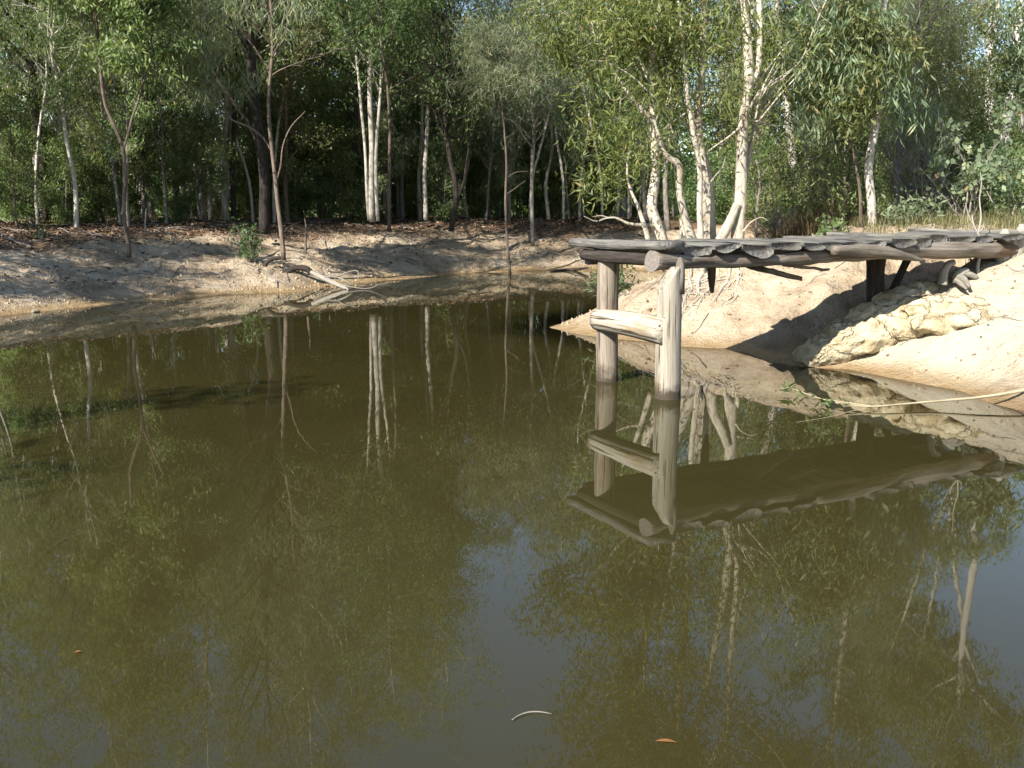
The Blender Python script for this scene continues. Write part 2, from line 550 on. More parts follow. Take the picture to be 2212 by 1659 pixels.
def ground_mat():
    m, nt, N, L = mat('sandy_bank')
    geo = nd(nt, 'ShaderNodeNewGeometry')
    def noise(scale, det=5.0, rough=0.6):
        n = nd(nt, 'ShaderNodeTexNoise', Scale=scale, Detail=det, Roughness=rough)
        L.new(geo.outputs['Position'], n.inputs['Vector'])
        return n.outputs['Fac']
    def rng(fac, lo, hi):
        r = nd(nt, 'ShaderNodeMapRange')
        r.inputs['From Min'].default_value = lo
        r.inputs['From Max'].default_value = hi
        L.new(fac, r.inputs['Value'])
        return r.outputs[0]
    def attr(k):
        return nd(nt, 'ShaderNodeAttribute', attribute_name=k).outputs['Fac']
    def math_(op, a, b):
        n = nd(nt, 'ShaderNodeMath', operation=op)
        for s, k in ((a, 0), (b, 1)):
            if isinstance(s, (int, float)):
                n.inputs[k].default_value = s
            else:
                L.new(s, n.inputs[k])
        return n.outputs[0]
    n1, n2, n3, n4 = noise(0.9), noise(5.0), noise(28.0, 4.0), noise(90.0, 3.0)
    rp = ramp(nt, [(0.1, (.185, .135, .09)), (0.35, (.31, .24, .163)), (0.6, (.395, .317, .225)), (0.85, (.45, .385, .295))])
    mixn = math_('ADD', math_('MULTIPLY', n1, 0.45), math_('ADD', math_('MULTIPLY', n2, 0.35), math_('MULTIPLY', n3, 0.2)))
    L.new(rng(mixn, 0.36, 0.64), rp.inputs[0])
    col = rp.outputs[0]
    # grit and dark specks
    col = mixc(nt, math_('MULTIPLY', rng(n4, 0.58, 0.68), 0.45), col, (.20, .15, .11))
    col = mixc(nt, math_('MULTIPLY', rng(n3, 0.60, 0.70), 0.5), col, (.24, .18, .13))
    # leaf-littered soil
    lit = attr('litter')
    lf = rng(math_('ADD', lit, math_('MULTIPLY', math_('SUBTRACT', n2, 0.5), 1.5)), 0.42, 0.72)
    rp2 = ramp(nt, [(0.3, (.055, .036, .024)), (0.5, (.15, .095, .058)), (0.7, (.27, .18, .115))])
    L.new(n3, rp2.inputs[0])
    col = mixc(nt, lf, col, rp2.outputs[0])
    # grassy flat
    gr = attr('grassy')
    gf = rng(math_('ADD', gr, math_('MULTIPLY', math_('SUBTRACT', n2, 0.5), 1.0)), 0.4, 0.7)
    rp3 = ramp(nt, [(0.3, (.10, .085, .035)), (0.6, (.22, .18, .075)), (0.8, (.34, .27, .13))])
    L.new(n3, rp3.inputs[0])
    col = mixc(nt, gf, col, rp3.outputs[0])
    # pale clay by the ledge
    col = mixc(nt, attr('clay'), col, (.46, .415, .315))
    # wet strip at the water's edge and under water, then a dark patch
    wet = attr('wet')
    wetc = mixc(nt, 0.62, col, (.22, .135, .045))
    col = mixc(nt, wet, col, wetc)
    col = mixc(nt, attr('dark_patch'), col, (.055, .045, .035))
    b = nd(nt, 'ShaderNodeBsdfPrincipled')
    b.inputs['Specular IOR Level'].default_value = 0.2
    rr = nd(nt, 'ShaderNodeMapRange')
    rr.inputs['To Min'].default_value = 0.95
    rr.inputs['To Max'].default_value = 0.6
    L.new(wet, rr.inputs['Value'])
    L.new(rr.outputs[0], b.inputs['Roughness'])
    L.new(col, b.inputs['Base Color'])
    bh = math_('ADD', math_('MULTIPLY', n3, 0.6), math_('MULTIPLY', n2, 1.0))
    bp = nd(nt, 'ShaderNodeBump', Strength=1.0, Distance=0.07)
    L.new(bh, bp.inputs['Height'])
    L.new(bp.outputs[0], b.inputs['Normal'])
    out = nd(nt, 'ShaderNodeOutputMaterial')
    L.new(b.outputs[0], out.inputs[0])
    return m

PX = np.stack((X, Y, 0 * X), -1)
def litter_mask(x, y, s):
    p = np.stack((x, y, 0 * x), -1)
    left = 1 - sstep(0.5, 3.0, x) * (1 - sstep(24, 28, y))
    n = fbm(p * 0.45, 3, 77)
    return np.clip(sstep(2.3, 5.0, s + 1.4 * n) * left + 0.08 * sstep(0.9, 3.2, s + 1.5 * n) * left + 0.35 * (1 - left) * sstep(2.6, 4.5, s), 0, 1)
LIT = litter_mask(X, Y, SD)
GRS = sstep(6.5, 8.5, X - 0.25 * (Y - 15)) * sstep(3.2, 4.6, SD) * sstep(11, 13, Y)
CLAY = np.clip(1.1 * np.exp(-(np.hypot((X - 5.4) / 2.2, (Y - 10.9) / 1.5)) ** 2) + .35 * fbm(PX * 1.6, 3, 61), 0, .9) * (SD > 0.1) * (np.hypot(X - 5.4, Y - 10.9) < 4)
WET = (1 - sstep(0.03, 0.16, Z + 0.04 * fbm(PX * 3, 2, 8)))
DARK_PATCH = np.exp(-(np.hypot((X - 5.1) / 0.75, (Y - 8.35) / 0.5)) ** 2) * 0.9  # one oval of darker ground on the right shore
gm = np_mesh('ground', np.stack((X, Y, Z), -1), GQ, None, [ground_mat()], True,
             {'litter': LIT.ravel(), 'grassy': GRS.ravel(), 'clay': CLAY.ravel(), 'wet': WET.ravel(), 'dark_patch': DARK_PATCH.ravel()})
og = link('ground', gm)
og['kind'] = 'structure'

# ------------------------------------------------------------------ water
def water_mat():
    m, nt, N, L = mat('turbid_pond_water')
    dep = nd(nt, 'ShaderNodeAttribute', attribute_name='depth').outputs['Fac']
    mr = nd(nt, 'ShaderNodeMapRange', interpolation_type='SMOOTHSTEP')
    mr.inputs['From Min'].default_value = 0.0
    mr.inputs['From Max'].default_value = 0.42
    L.new(dep, mr.inputs['Value'])
    geo = nd(nt, 'ShaderNodeNewGeometry')
    tr = nd(nt, 'ShaderNodeBsdfTransparent')
    tr.inputs[0].default_value = (.86, .74, .48, 1)
    nz = nd(nt, 'ShaderNodeTexNoise', Scale=0.25, Detail=3.0)
    L.new(geo.outputs['Position'], nz.inputs['Vector'])
    rp = ramp(nt, [(0.35, (.0285, .0245, .0082)), (0.65, (.034, .0292, .0098))])
    L.new(nz.outputs['Fac'], rp.inputs[0])
    df = nd(nt, 'ShaderNodeBsdfDiffuse')
    L.new(rp.outputs[0], df.inputs['Color'])
    body = nd(nt, 'ShaderNodeMixShader')
    L.new(mr.outputs[0], body.inputs[0])
    L.new(tr.outputs[0], body.inputs[1])
    L.new(df.outputs[0], body.inputs[2])
    mp = nd(nt, 'ShaderNodeMapping')
    mp.inputs['Scale'].default_value = (1.0, 0.55, 1.0)
    L.new(geo.outputs['Position'], mp.inputs['Vector'])
    w1 = nd(nt, 'ShaderNodeTexNoise', Scale=2.2, Detail=2.0, Roughness=0.5)
    L.new(mp.outputs[0], w1.inputs['Vector'])
    bp = nd(nt, 'ShaderNodeBump', Strength=0.08, Distance=0.012)
    L.new(w1.outputs['Fac'], bp.inputs['Height'])
    gl = nd(nt, 'ShaderNodeBsdfGlossy', Roughness=0.015)
    gl.inputs['Color'].default_value = (.95, .95, .92, 1)
    rn = nd(nt, 'ShaderNodeTexNoise', Scale=0.6, Detail=4.0)
    L.new(geo.outputs['Position'], rn.inputs['Vector'])
    rm = nd(nt, 'ShaderNodeMapRange')
    rm.inputs['From Min'].default_value = .4
    rm.inputs['From Max'].default_value = .7
    rm.inputs['To Min'].default_value = .008
    rm.inputs['To Max'].default_value = .028
    L.new(rn.outputs['Fac'], rm.inputs['Value'])
    L.new(rm.outputs[0], gl.inputs['Roughness'])
    L.new(bp.outputs[0], gl.inputs['Normal'])
    fr = nd(nt, 'ShaderNodeFresnel', IOR=1.5)
    L.new(bp.outputs[0], fr.inputs['Normal'])
    mx = nd(nt, 'ShaderNodeMixShader')
    L.new(fr.outputs[0], mx.inputs[0])
    L.new(body.outputs[0], mx.inputs[1])
    L.new(gl.outputs[0], mx.inputs[2])
    out = nd(nt, 'ShaderNodeOutputMaterial')
    L.new(mx.outputs[0], out.inputs[0])
    return m

wx = np.arange(-18, 8.01, 0.13)
wy = np.arange(-3, 31.5, 0.13)
WX, WY = np.meshgrid(wx, wy)
WD = -ground(WX, WY)
k = len(wx)
ii = (np.arange(len(wy) - 1)[:, None] * k + np.arange(k - 1)[None, :])
wq = np.stack((ii, ii + 1, ii + k + 1, ii + k), -1).reshape(-1, 4)
keep = (WD.ravel()[wq] > -0.25).any(1)
wm = np_mesh('water', np.stack((WX, WY, 0 * WX), -1), wq[keep], None, [water_mat()], True, {'depth': np.clip(WD, 0, 2).ravel()})
ow = link('water', wm)
ow['kind'] = 'structure'

# ------------------------------------------------------------------ jetty
A0 = np.array((1.33, 9.52))
E = np.array((4.79, 2.68)); E = E / np.linalg.norm(E)
NN = np.array((-E[1], E[0]))

def jp(a, b, z):
    """a metres along the jetty from its pond end, b metres across from its near edge"""
    q = A0 + E * a + NN * b
    return np.array((q[0], q[1], z))

rng = np.random.default_rng(7)
jetty = thing('timber_jetty', 'rough old timber jetty of half-round slabs on two log posts, running to right bank', 'jetty', (A0[0], A0[1], 0))
JO = np.array((A0[0], A0[1], 0))

def plank_mesh(a, w, th, b0, b1, z, seed, tilt=0.0, squared=False):
    """one half-round slab lying across the jetty"""
    r = np.random.default_rng(seed)
    ns = 12
    st = 9
    vs, tcs = [], []
    edge = r.uniform(-.03, .03, (st, 2))
    for i in range(st):
        f = i / (st - 1)
        b = b0 + (b1 - b0) * f
        prof = []
        for k in range(ns):
            if k < 4:                                      # flat, slightly cupped top
                x = -0.5 + k / 3.0
                zz = 0.006 * math.cos(x * 6) + r.uniform(-.004, .004)
            else:
                ang = math.pi * (k - 3) / (ns - 3)
                x = 0.5 * math.cos(ang)
                zz = -(math.sin(ang) ** (0.45 if squared else 0.75)) * (1 + 0.12 * math.sin(seed * 1.7 + ang * 2))
                zz = zz * th
            prof.append((x * (w + edge[i, 0]) + edge[i, 1] * .5, zz + r.uniform(-.006, .006)))
        for x, zz in prof:
            zt = z + zz + tilt * x
            vs.append(jp(a + x, b + (r.uniform(-.012, .012) if i in (0, st - 1) else 0), zt) - JO)
            tcs.append((x, zz, b + seed * 3.1))
    q = []
    for i in range(st - 1):
        for k in range(ns):
            k2 = (k + 1) % ns
            q.append((i * ns + k, i * ns + k2, (i + 1) * ns + k2, (i + 1) * ns + k))
    t = []
    for i, flip in ((0, True), (st - 1, False)):
        base = len(vs)
        m_ = np.mean(vs[i * ns:(i + 1) * ns], axis=0)
        vs.append(m_)
        tcs.append((0, -th / 2, i * .1 + seed * 3.1))
        for k in range(ns):
            k2 = (k + 1) % ns
            t.append((base, i * ns + k, i * ns + k2) if flip else (base, i * ns + k2, i * ns + k))
    me = np_mesh('plank', np.array(vs), np.array(q), np.array(t), [M['plank']], False, {'tc': np.array(tcs)})
    return me

ZT = lambda q: float(np.interp(q, [0, 1, 2, 2.8, 4, 5, 6], [1.485, 1.475, 1.455, 1.47, 1.51, 1.525, 1.54]))
a = 0.13
widths = [0.30, 0.34]
k = 0
while a < 5.35:
    w = rng.uniform(0.30, 0.50) if k > 1 else widths[k]
    th = rng.uniform(0.065, 0.115)
    dz = rng.uniform(-.022, .018)
    link('plank', plank_mesh(a + w / 2 - 0.1, w + 0.01, th if k else 0.10, -0.17 + rng.uniform(-.05, .05), 1.42 + rng.uniform(-.05, .08), ZT(a) + dz, 100 + k,
                             rng.uniform(-.09, .09), squared=(k == 0 or rng.uniform() < .35)), jetty)
    a += w
    k += 1
# thin top board at the pond end and a lifted board at the land end
def board(pts4, th, name, m, parent, org, seed=0):
    """a flat board given by its four top corners"""
    r = np.random.default_rng(seed)
    p = np.array(pts4, float)
    nseg = 8
    vs, tcs = [], []
    for i in range(nseg + 1):
        f = i / nseg
        for s in (0, 1):
            c = p[0] + (p[1] - p[0]) * f if s == 0 else p[3] + (p[2] - p[3]) * f
            c = c + r.uniform(-.008, .008, 3)
            vs += [c - org, c - np.array((0, 0, th * r.uniform(.85, 1.1))) - org]
            tcs += [(s * .3, 0, f * 2 + seed), (s * .3, -th, f * 2 + seed)]
    q = []
    for i in range(nseg):
        o, n = i * 4, (i + 1) * 4
        q += [(o, n, n + 2, o + 2), (o + 1, o + 3, n + 3, n + 1), (o, o + 1, n + 1, n), (o + 2, n + 2, n + 3, o + 3)]
    q += [(0, 2, 3, 1), (nseg * 4, nseg * 4 + 1, nseg * 4 + 3, nseg * 4 + 2)]
    return link(name, np_mesh(name, vs, q, None, [m], False, {'tc': np.array(tcs)}), parent)

board([jp(-.01, 1.42, 1.50), jp(-.06, -.20, 1.512), jp(.26, -.21, 1.508), jp(.26, 1.42, 1.50)], .085, 'end_board', M['plank'], jetty, JO, 3)
board([jp(5.42, -.20, 1.565), jp(5.44, 1.4, 1.575), jp(5.9, 1.38, 1.50), jp(5.88, -.28, 1.485)], .05, 'end_board', M['plank'], jetty, JO, 4)

# near log beam: sawn, flared butt at the pond end
def log_beam(pts, rad, name, m, seed, rough=0.16, sides=14, n=44, end_mat=None):
    mb = MB()
    P_ = spline(pts, n)
    rr = np.interp(np.linspace(0, 1, n), np.linspace(0, 1, len(rad)), rad)
    mb.tube(P_ - JO, rr, sides, True, rough, seed, fine=2.2)
    me = mb.mesh(name, m)
    if end_mat:
        me.materials.append(end_mat)
        mi = np.zeros(len(me.polygons), np.int32)
        nq = (n - 1) * sides
        mi[nq:] = 1
        me.polygons.foreach_set('material_index', mi)
        sm = np.ones(len(me.polygons), bool); sm[nq:] = False
        me.polygons.foreach_set('use_smooth', sm)
    return link(name, me, jetty)

lb = [jp(-.08, -.15, 1.325), jp(.10, -.12, 1.315), jp(.7, -.07, 1.305), jp(1.6, -.09, 1.30), jp(2.6, -.04, 1.335), jp(3.3, -.07, 1.36), jp(3.9, -.07, 1.36),
      jp(4.5, -.1, 1.345), jp(5.1, -.06, 1.34), jp(5.6, -.08, 1.33)]
log_beam(lb, [.10, .062, .062, .07, .082, .085, .09, .095, .10, .095], 'log_beam', M['log'], 5, 0.34, n=90, end_mat=M['cut_end'])
log_beam([jp(.09, 1.22, 1.31), jp(2, 1.2, 1.31), jp(4, 1.2, 1.34), jp(5.8, 1.2, 1.36)], [.085, .09, .10, .10], 'log_beam', M['log'], 8, end_mat=M['cut_end'])
# cross bearer over the posts; its dark colour paints the end board's shade
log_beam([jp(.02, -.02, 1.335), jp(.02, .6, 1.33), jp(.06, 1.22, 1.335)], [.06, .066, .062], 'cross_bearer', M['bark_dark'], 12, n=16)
# splintered limb lying along the beam, hanging slab and prop below
log_beam([jp(2.3, -.17, 1.385), jp(2.9, -.19, 1.365), jp(3.35, -.22, 1.31), jp(3.75, -.22, 1.24)], [.05, .075, .06, .012], 'broken_limb', M['log'], 15, 0.3, n=20)
board([jp(1.75, .25, 1.21), jp(2.6, .52, 1.06), jp(2.63, .72, 1.07), jp(1.75, .55, 1.23)], .055, 'hanging_slab', M['plank'], jetty, JO, 6)
board([jp(2.0, .1, 1.23), jp(2.6, .12, 1.17), jp(2.6, .24, 1.17), jp(2.0, .24, 1.23)], .03, 'hanging_slab', M['log'], jetty, JO, 9)
pz = gz(*jp(3.95, .6, 0)[:2])
log_beam([jp(3.98, .6, pz - .15), jp(3.92, .6, (pz + 1.3) / 2), jp(3.84, .55, 1.32)], [.12, .10, .115], 'prop', M['bark_dark'], 17, 0.25, n=14)
log_beam([jp(4.08, .55, pz + .05), jp(4.25, .55, (pz + 1.3) / 2), jp(4.4, .5, 1.30)], [.05, .045, .05], 'prop', M['bark_dark'], 19, 0.2, n=10)

hp = [at(1537, 575, 11.45), at(1537, 605, 11.45), at(1538, 633, 11.45)]
hp.insert(0, np.array((hp[0][0], hp[0][1], 1.30)))
log_beam(hp, [.055, .05, .045, .02], 'hanging_stub', M['bark_brown'], 27, .2, 8, 12)

# posts
def post(name, bx_, by_, top, rad, m, seed, cut=None, sides=20, n=40):
    zs = np.linspace(-0.9, top, n)
    P_ = np.stack((np.full(n, bx_) + 0.012 * np.sin(zs * 1.7 + seed), np.full(n, by_) + 0.01 * np.cos(zs * 1.3), zs), 1)
    mb = MB()
    mb.tube(P_ - JO, np.full(n, rad) * (1 + 0.04 * np.sin(zs * 2 + seed)), sides, True, 0.09, seed, fine=0.8)
    v = mb.v[0]
    if cut is not None:
        cut(v)
    me = mb.mesh(name, m)
    return link(name, me, jetty)

PL = onz(1312, 822)
PR = onz(1442, 860)
post('post', PL[0], PL[1], 1.40, 0.118, M['post'], 3)

def cut_right(v):
    lx = v[:, 0] - (PR[0] - JO[0])
    ly = v[:, 1] - (PR[1] - JO[1])
    side = -(lx * E[0] + ly * E[1])          # towards the pond-end side
    inner = lx * NN[0] + ly * NN[1]          # towards the deck
    z = v[:, 2]
    top = 1.285 - np.clip(side, 0, .2) * 1.1 - 0.35 * np.clip(side - 0.05, 0, 1) / .1 * .25 - np.where(inner > 0.03, .10, 0)
    hi = z > 0.9
    v[:, 2] = np.where(hi, 0.9 + (z - 0.9) * np.clip((top - 0.9) / (1.36 - 0.9), 0.2, 1), z)
    # flattened upper side where it was hewn
    s2 = np.where(z > 0.78, np.minimum(side, 0.088), side)
    dv = side - s2
    v[:, 0] += dv * E[0]
    v[:, 1] += dv * E[1]

rp_ = post('post', PR[0], PR[1], 1.36, 0.125, M['post_pale'], 9, cut_right, n=48)
rp_['label'] = 'pale notched post with hewn top'
# splinter left standing in front of the log
sp0 = np.array((PR[0], PR[1], 0)) - np.append(NN, 0) * 0.09 + np.append(E, 0) * 0.03
mb = MB()
mb.tube(np.array([sp0 + (0, 0, 1.02), sp0 + (0, 0, 1.2), sp0 + (.004, 0, 1.31), sp0 + (0, 0, 1.37)]) - JO, [.05, .05, .042, .012], 6, True, 0.15, 4, squash=.5)
link('splinter', mb.mesh('splinter', M['log'], False), rp_)
# cross brace let into both posts on the pond-end side
side = -np.append(E, 0)
b0 = np.array((PL[0], PL[1], .66)) + side * 0.085 + np.append(NN, 0) * 0.06
b1 = np.array((PR[0], PR[1], .665)) + side * 0.075 - np.append(NN, 0) * 0.045
mb = MB()
mb.tube(spline([b0, b0 * .5 + b1 * .5 + (0, 0, .01), b1], 16) - JO, np.linspace(.118, .135, 16), 16, True, 0.10, 14, fine=1.0)
link('cross_brace', mb.mesh('cross_brace', M['post_pale'], True), jetty)
# grey stump that carries the land end
st0 = at(2178, 580, 12.15)
st0[2] = gz(st0[0], st0[1])
# (kept as a part of the jetty: squared weathered block with a slab wedge)
mb = MB()
for dx, w, h in ((-.09, .085, .34), (.02, .065, .30), (.11, .07, .40)):
    c = st0 + np.array((dx, .03 * dx, 0))
    mb.tube(np.array([c + (0, 0, -.15), c + (0, 0, .1), c + (.01, 0, h * .8), c + (.015, 0, h)]) - JO, [w * 1.05, w, w * .9, w * .45], 7, True, .2, int(dx * 100) + 40)
link('end_stump', mb.mesh('end_stump', M['deadwood'], False), jetty)

# ------------------------------------------------------------------ clay ledge on the right bank
def lumps(name, blobs, mats, voxel, disp, seed, smooth=True, attr=None):
    """union of squashed balls, remeshed and roughened: one closed body"""
    mb = MB()
    for (c, r3, rot) in blobs:
        th = np.linspace(0, math.pi, 13)
        ph = np.linspace(0, 2 * math.pi, 20, endpoint=False)
        T, Pp = np.meshgrid(th[1:-1], ph, indexing='ij')
        v = np.stack((np.sin(T) * np.cos(Pp), np.sin(T) * np.sin(Pp), np.cos(T)), -1).reshape(-1, 3)
        v = np.concatenate((v, [[0, 0, 1.0]], [[0, 0, -1.0]])) * np.array(r3)
        cr, sr = math.cos(rot), math.sin(rot)
        v = v @ np.array([[cr, sr, 0], [-sr, cr, 0], [0, 0, 1]]) + np.array(c)
        n_, w_ = 11, 20
        q = [(i * w_ + j, (i + 1) * w_ + j, (i + 1) * w_ + (j + 1) % w_, i * w_ + (j + 1) % w_) for i in range(n_ - 1) for j in range(w_)]
        tp, bt = n_ * w_, n_ * w_ + 1
        t = [(tp, j, (j + 1) % w_) for j in range(w_)] + [(bt, (n_ - 1) * w_ + (j + 1) % w_, (n_ - 1) * w_ + j) for j in range(w_)]
        mb.add(v, q, t)
    tmp = bpy.data.objects.new('tmp', mb.mesh('tmp', mats[0]))
    COL.objects.link(tmp)
    md = tmp.modifiers.new('r', 'REMESH')
    md.mode = 'VOXEL'
    md.voxel_size = voxel
    ms = tmp.modifiers.new('s', 'SMOOTH')
    ms.iterations = 4
    dg = bpy.context.evaluated_depsgraph_get()
    me = bpy.data.meshes.new_from_object(tmp.evaluated_get(dg))
    bpy.data.objects.remove(tmp)
    n = len(me.vertices)
    co = np.zeros(n * 3, np.float32)
    no = np.zeros(n * 3, np.float32)
    me.vertices.foreach_get('co', co)
    me.vertices.foreach_get('normal', no)
    co = co.reshape(-1, 3).astype(float)
    no = no.reshape(-1, 3)
    sc = disp
    d = sc * (fbm(co * 4.5, 3, seed) * 1.0 + 0.5 * (1 - 2 * np.abs(fbm(co * np.array((7, 7, 11)), 3, seed + 9))) + .22 * fbm(co * 26, 2, seed + 5))
    co = co + no * d[:, None]
    me.vertices.foreach_set('co', co.astype(np.float32).ravel())
    me.polygons.foreach_set('use_smooth', np.ones(len(me.polygons), bool))
    me.materials.clear()
    for m_ in mats:
        me.materials.append(m_)
    me.update()
    me.name = name
    return me

def rock_mat(name, stops, sc=3.0, stain=(.34, .26, .13), spos=(.55, .7)):
    m, nt, N, L = mat(name)
    geo = nd(nt, 'ShaderNodeNewGeometry')
    n1 = nd(nt, 'ShaderNodeTexNoise', Scale=sc, Detail=6.0, Roughness=0.6)
    n2 = nd(nt, 'ShaderNodeTexNoise', Scale=sc * 8, Detail=4.0, Roughness=0.6)
    n3 = nd(nt, 'ShaderNodeTexNoise', Scale=sc * 1.7, Detail=5.0, Roughness=0.6)
    for n in (n1, n2, n3):
        L.new(geo.outputs['Position'], n.inputs['Vector'])
    rp = ramp(nt, stops)
    L.new(n1.outputs['Fac'], rp.inputs[0])
    mr = nd(nt, 'ShaderNodeMapRange')
    mr.inputs['From Min'].default_value = spos[0]
    mr.inputs['From Max'].default_value = spos[1]
    L.new(n3.outputs['Fac'], mr.inputs['Value'])
    c = mixc(nt, mr.outputs[0], rp.outputs[0], stain)
    mr2 = nd(nt, 'ShaderNodeMapRange')
    mr2.inputs['From Min'].default_value = .60
    mr2.inputs['From Max'].default_value = .72
    L.new(n2.outputs['Fac'], mr2.inputs['Value'])
    c = mixc(nt, mr2.outputs[0], c, (stain[0] * .7, stain[1] * .7, stain[2] * .7))
    vo = nd(nt, 'ShaderNodeTexVoronoi', feature='DISTANCE_TO_EDGE', Scale=sc * 1.1)
    wv = nd(nt, 'ShaderNodeMix', data_type='VECTOR')
    wv.inputs[0].default_value = .22
    L.new(geo.outputs['Position'], wv.inputs[4])
    L.new(n3.outputs['Color'], wv.inputs[5])
    L.new(wv.outputs[1], vo.inputs['Vector'])
    mr3 = nd(nt, 'ShaderNodeMapRange')
    mr3.inputs['From Max'].default_value = .05
    L.new(vo.outputs['Distance'], mr3.inputs['Value'])
    c2 = mixc(nt, mr3.outputs[0], (stain[0] * .7, stain[1] * .7, stain[2] * .7), c)
    c = mixc(nt, .35, c, c2)
    b = nd(nt, 'ShaderNodeBsdfPrincipled', Roughness=0.92)
    b.inputs['Specular IOR Level'].default_value = 0.2
    L.new(c, b.inputs['Base Color'])
    bp = nd(nt, 'ShaderNodeBump', Strength=1.0, Distance=0.03)
    hh = nd(nt, 'ShaderNodeMath', operation='MULTIPLY_ADD')
    hh.inputs[1].default_value = 1.3
    L.new(n2.outputs['Fac'], hh.inputs[0])
    L.new(mr3.outputs[0], hh.inputs[2])
    L.new(hh.outputs[0], bp.inputs['Height'])
    L.new(bp.outputs[0], b.inputs['Normal'])
    out = nd(nt, 'ShaderNodeOutputMaterial')
    L.new(b.outputs[0], out.inputs[0])
    return m
M['clay'] = rock_mat('pale_clay', [(0.3, (.36, .30, .19)), (0.5, (.50, .44, .30)), (0.7, (.56, .51, .38))], 2.5, (.36, .28, .17), (.47, .62))
M['stone'] = rock_mat('bank_stone', [(0.3, (.26, .21, .14)), (0.5, (.40, .34, .25)), (0.7, (.50, .44, .34))], 6)

def hit(u, v):
    """where the sight line meets the ground"""
    r_ = ray(u, v)
    ds = np.arange(7, 45, .03)
    P_ = np.array((0, 0, CAMZ)) + r_[None, :] * (ds / r_[1])[:, None]
    g_ = np.maximum(ground(P_[:, 0], P_[:, 1]), 0)
    k_ = np.argmax(P_[:, 2] <= g_)
    return P_[k_]

bl = []
def B(u, v, d, rx, ry, rz_, rot=0.3):
    h_ = hit(u, v)
    bl.append((at(u, v, min(d, h_[1] - .03)), (rx * 1.2, ry * 1.1, rz_ * 1.15), rot))
B(1762, 768, 11.45, .20, .24, .15)
B(1800, 752, 11.45, .26, .26, .15)
B(1852, 728, 11.45, .38, .28, .19)
B(1900, 716, 11.55, .30, .26, .17)
B(1968, 706, 11.55, .26, .26, .12)
B(1915, 690, 11.8, .40, .30, .16)
B(1962, 655, 11.95, .32, .3, .16)
B(2030, 668, 11.75, .46, .30, .10)
B(2085, 672, 11.7, .30, .24, .09)
B(2040, 700, 11.6, .34, .24, .10)
B(2100, 690, 11.65, .24, .2, .09)
bl.append((at(2010, 640, 12.2), (.45, .3, .14), .3))
rk = link('clay_ledge', lumps('clay_ledge', bl, [M['clay']], 0.03, 0.085, 4))
tag(rk, 'lumpy pale cream clay ledge with undercut hollows on right bank below the jetty', 'rock')

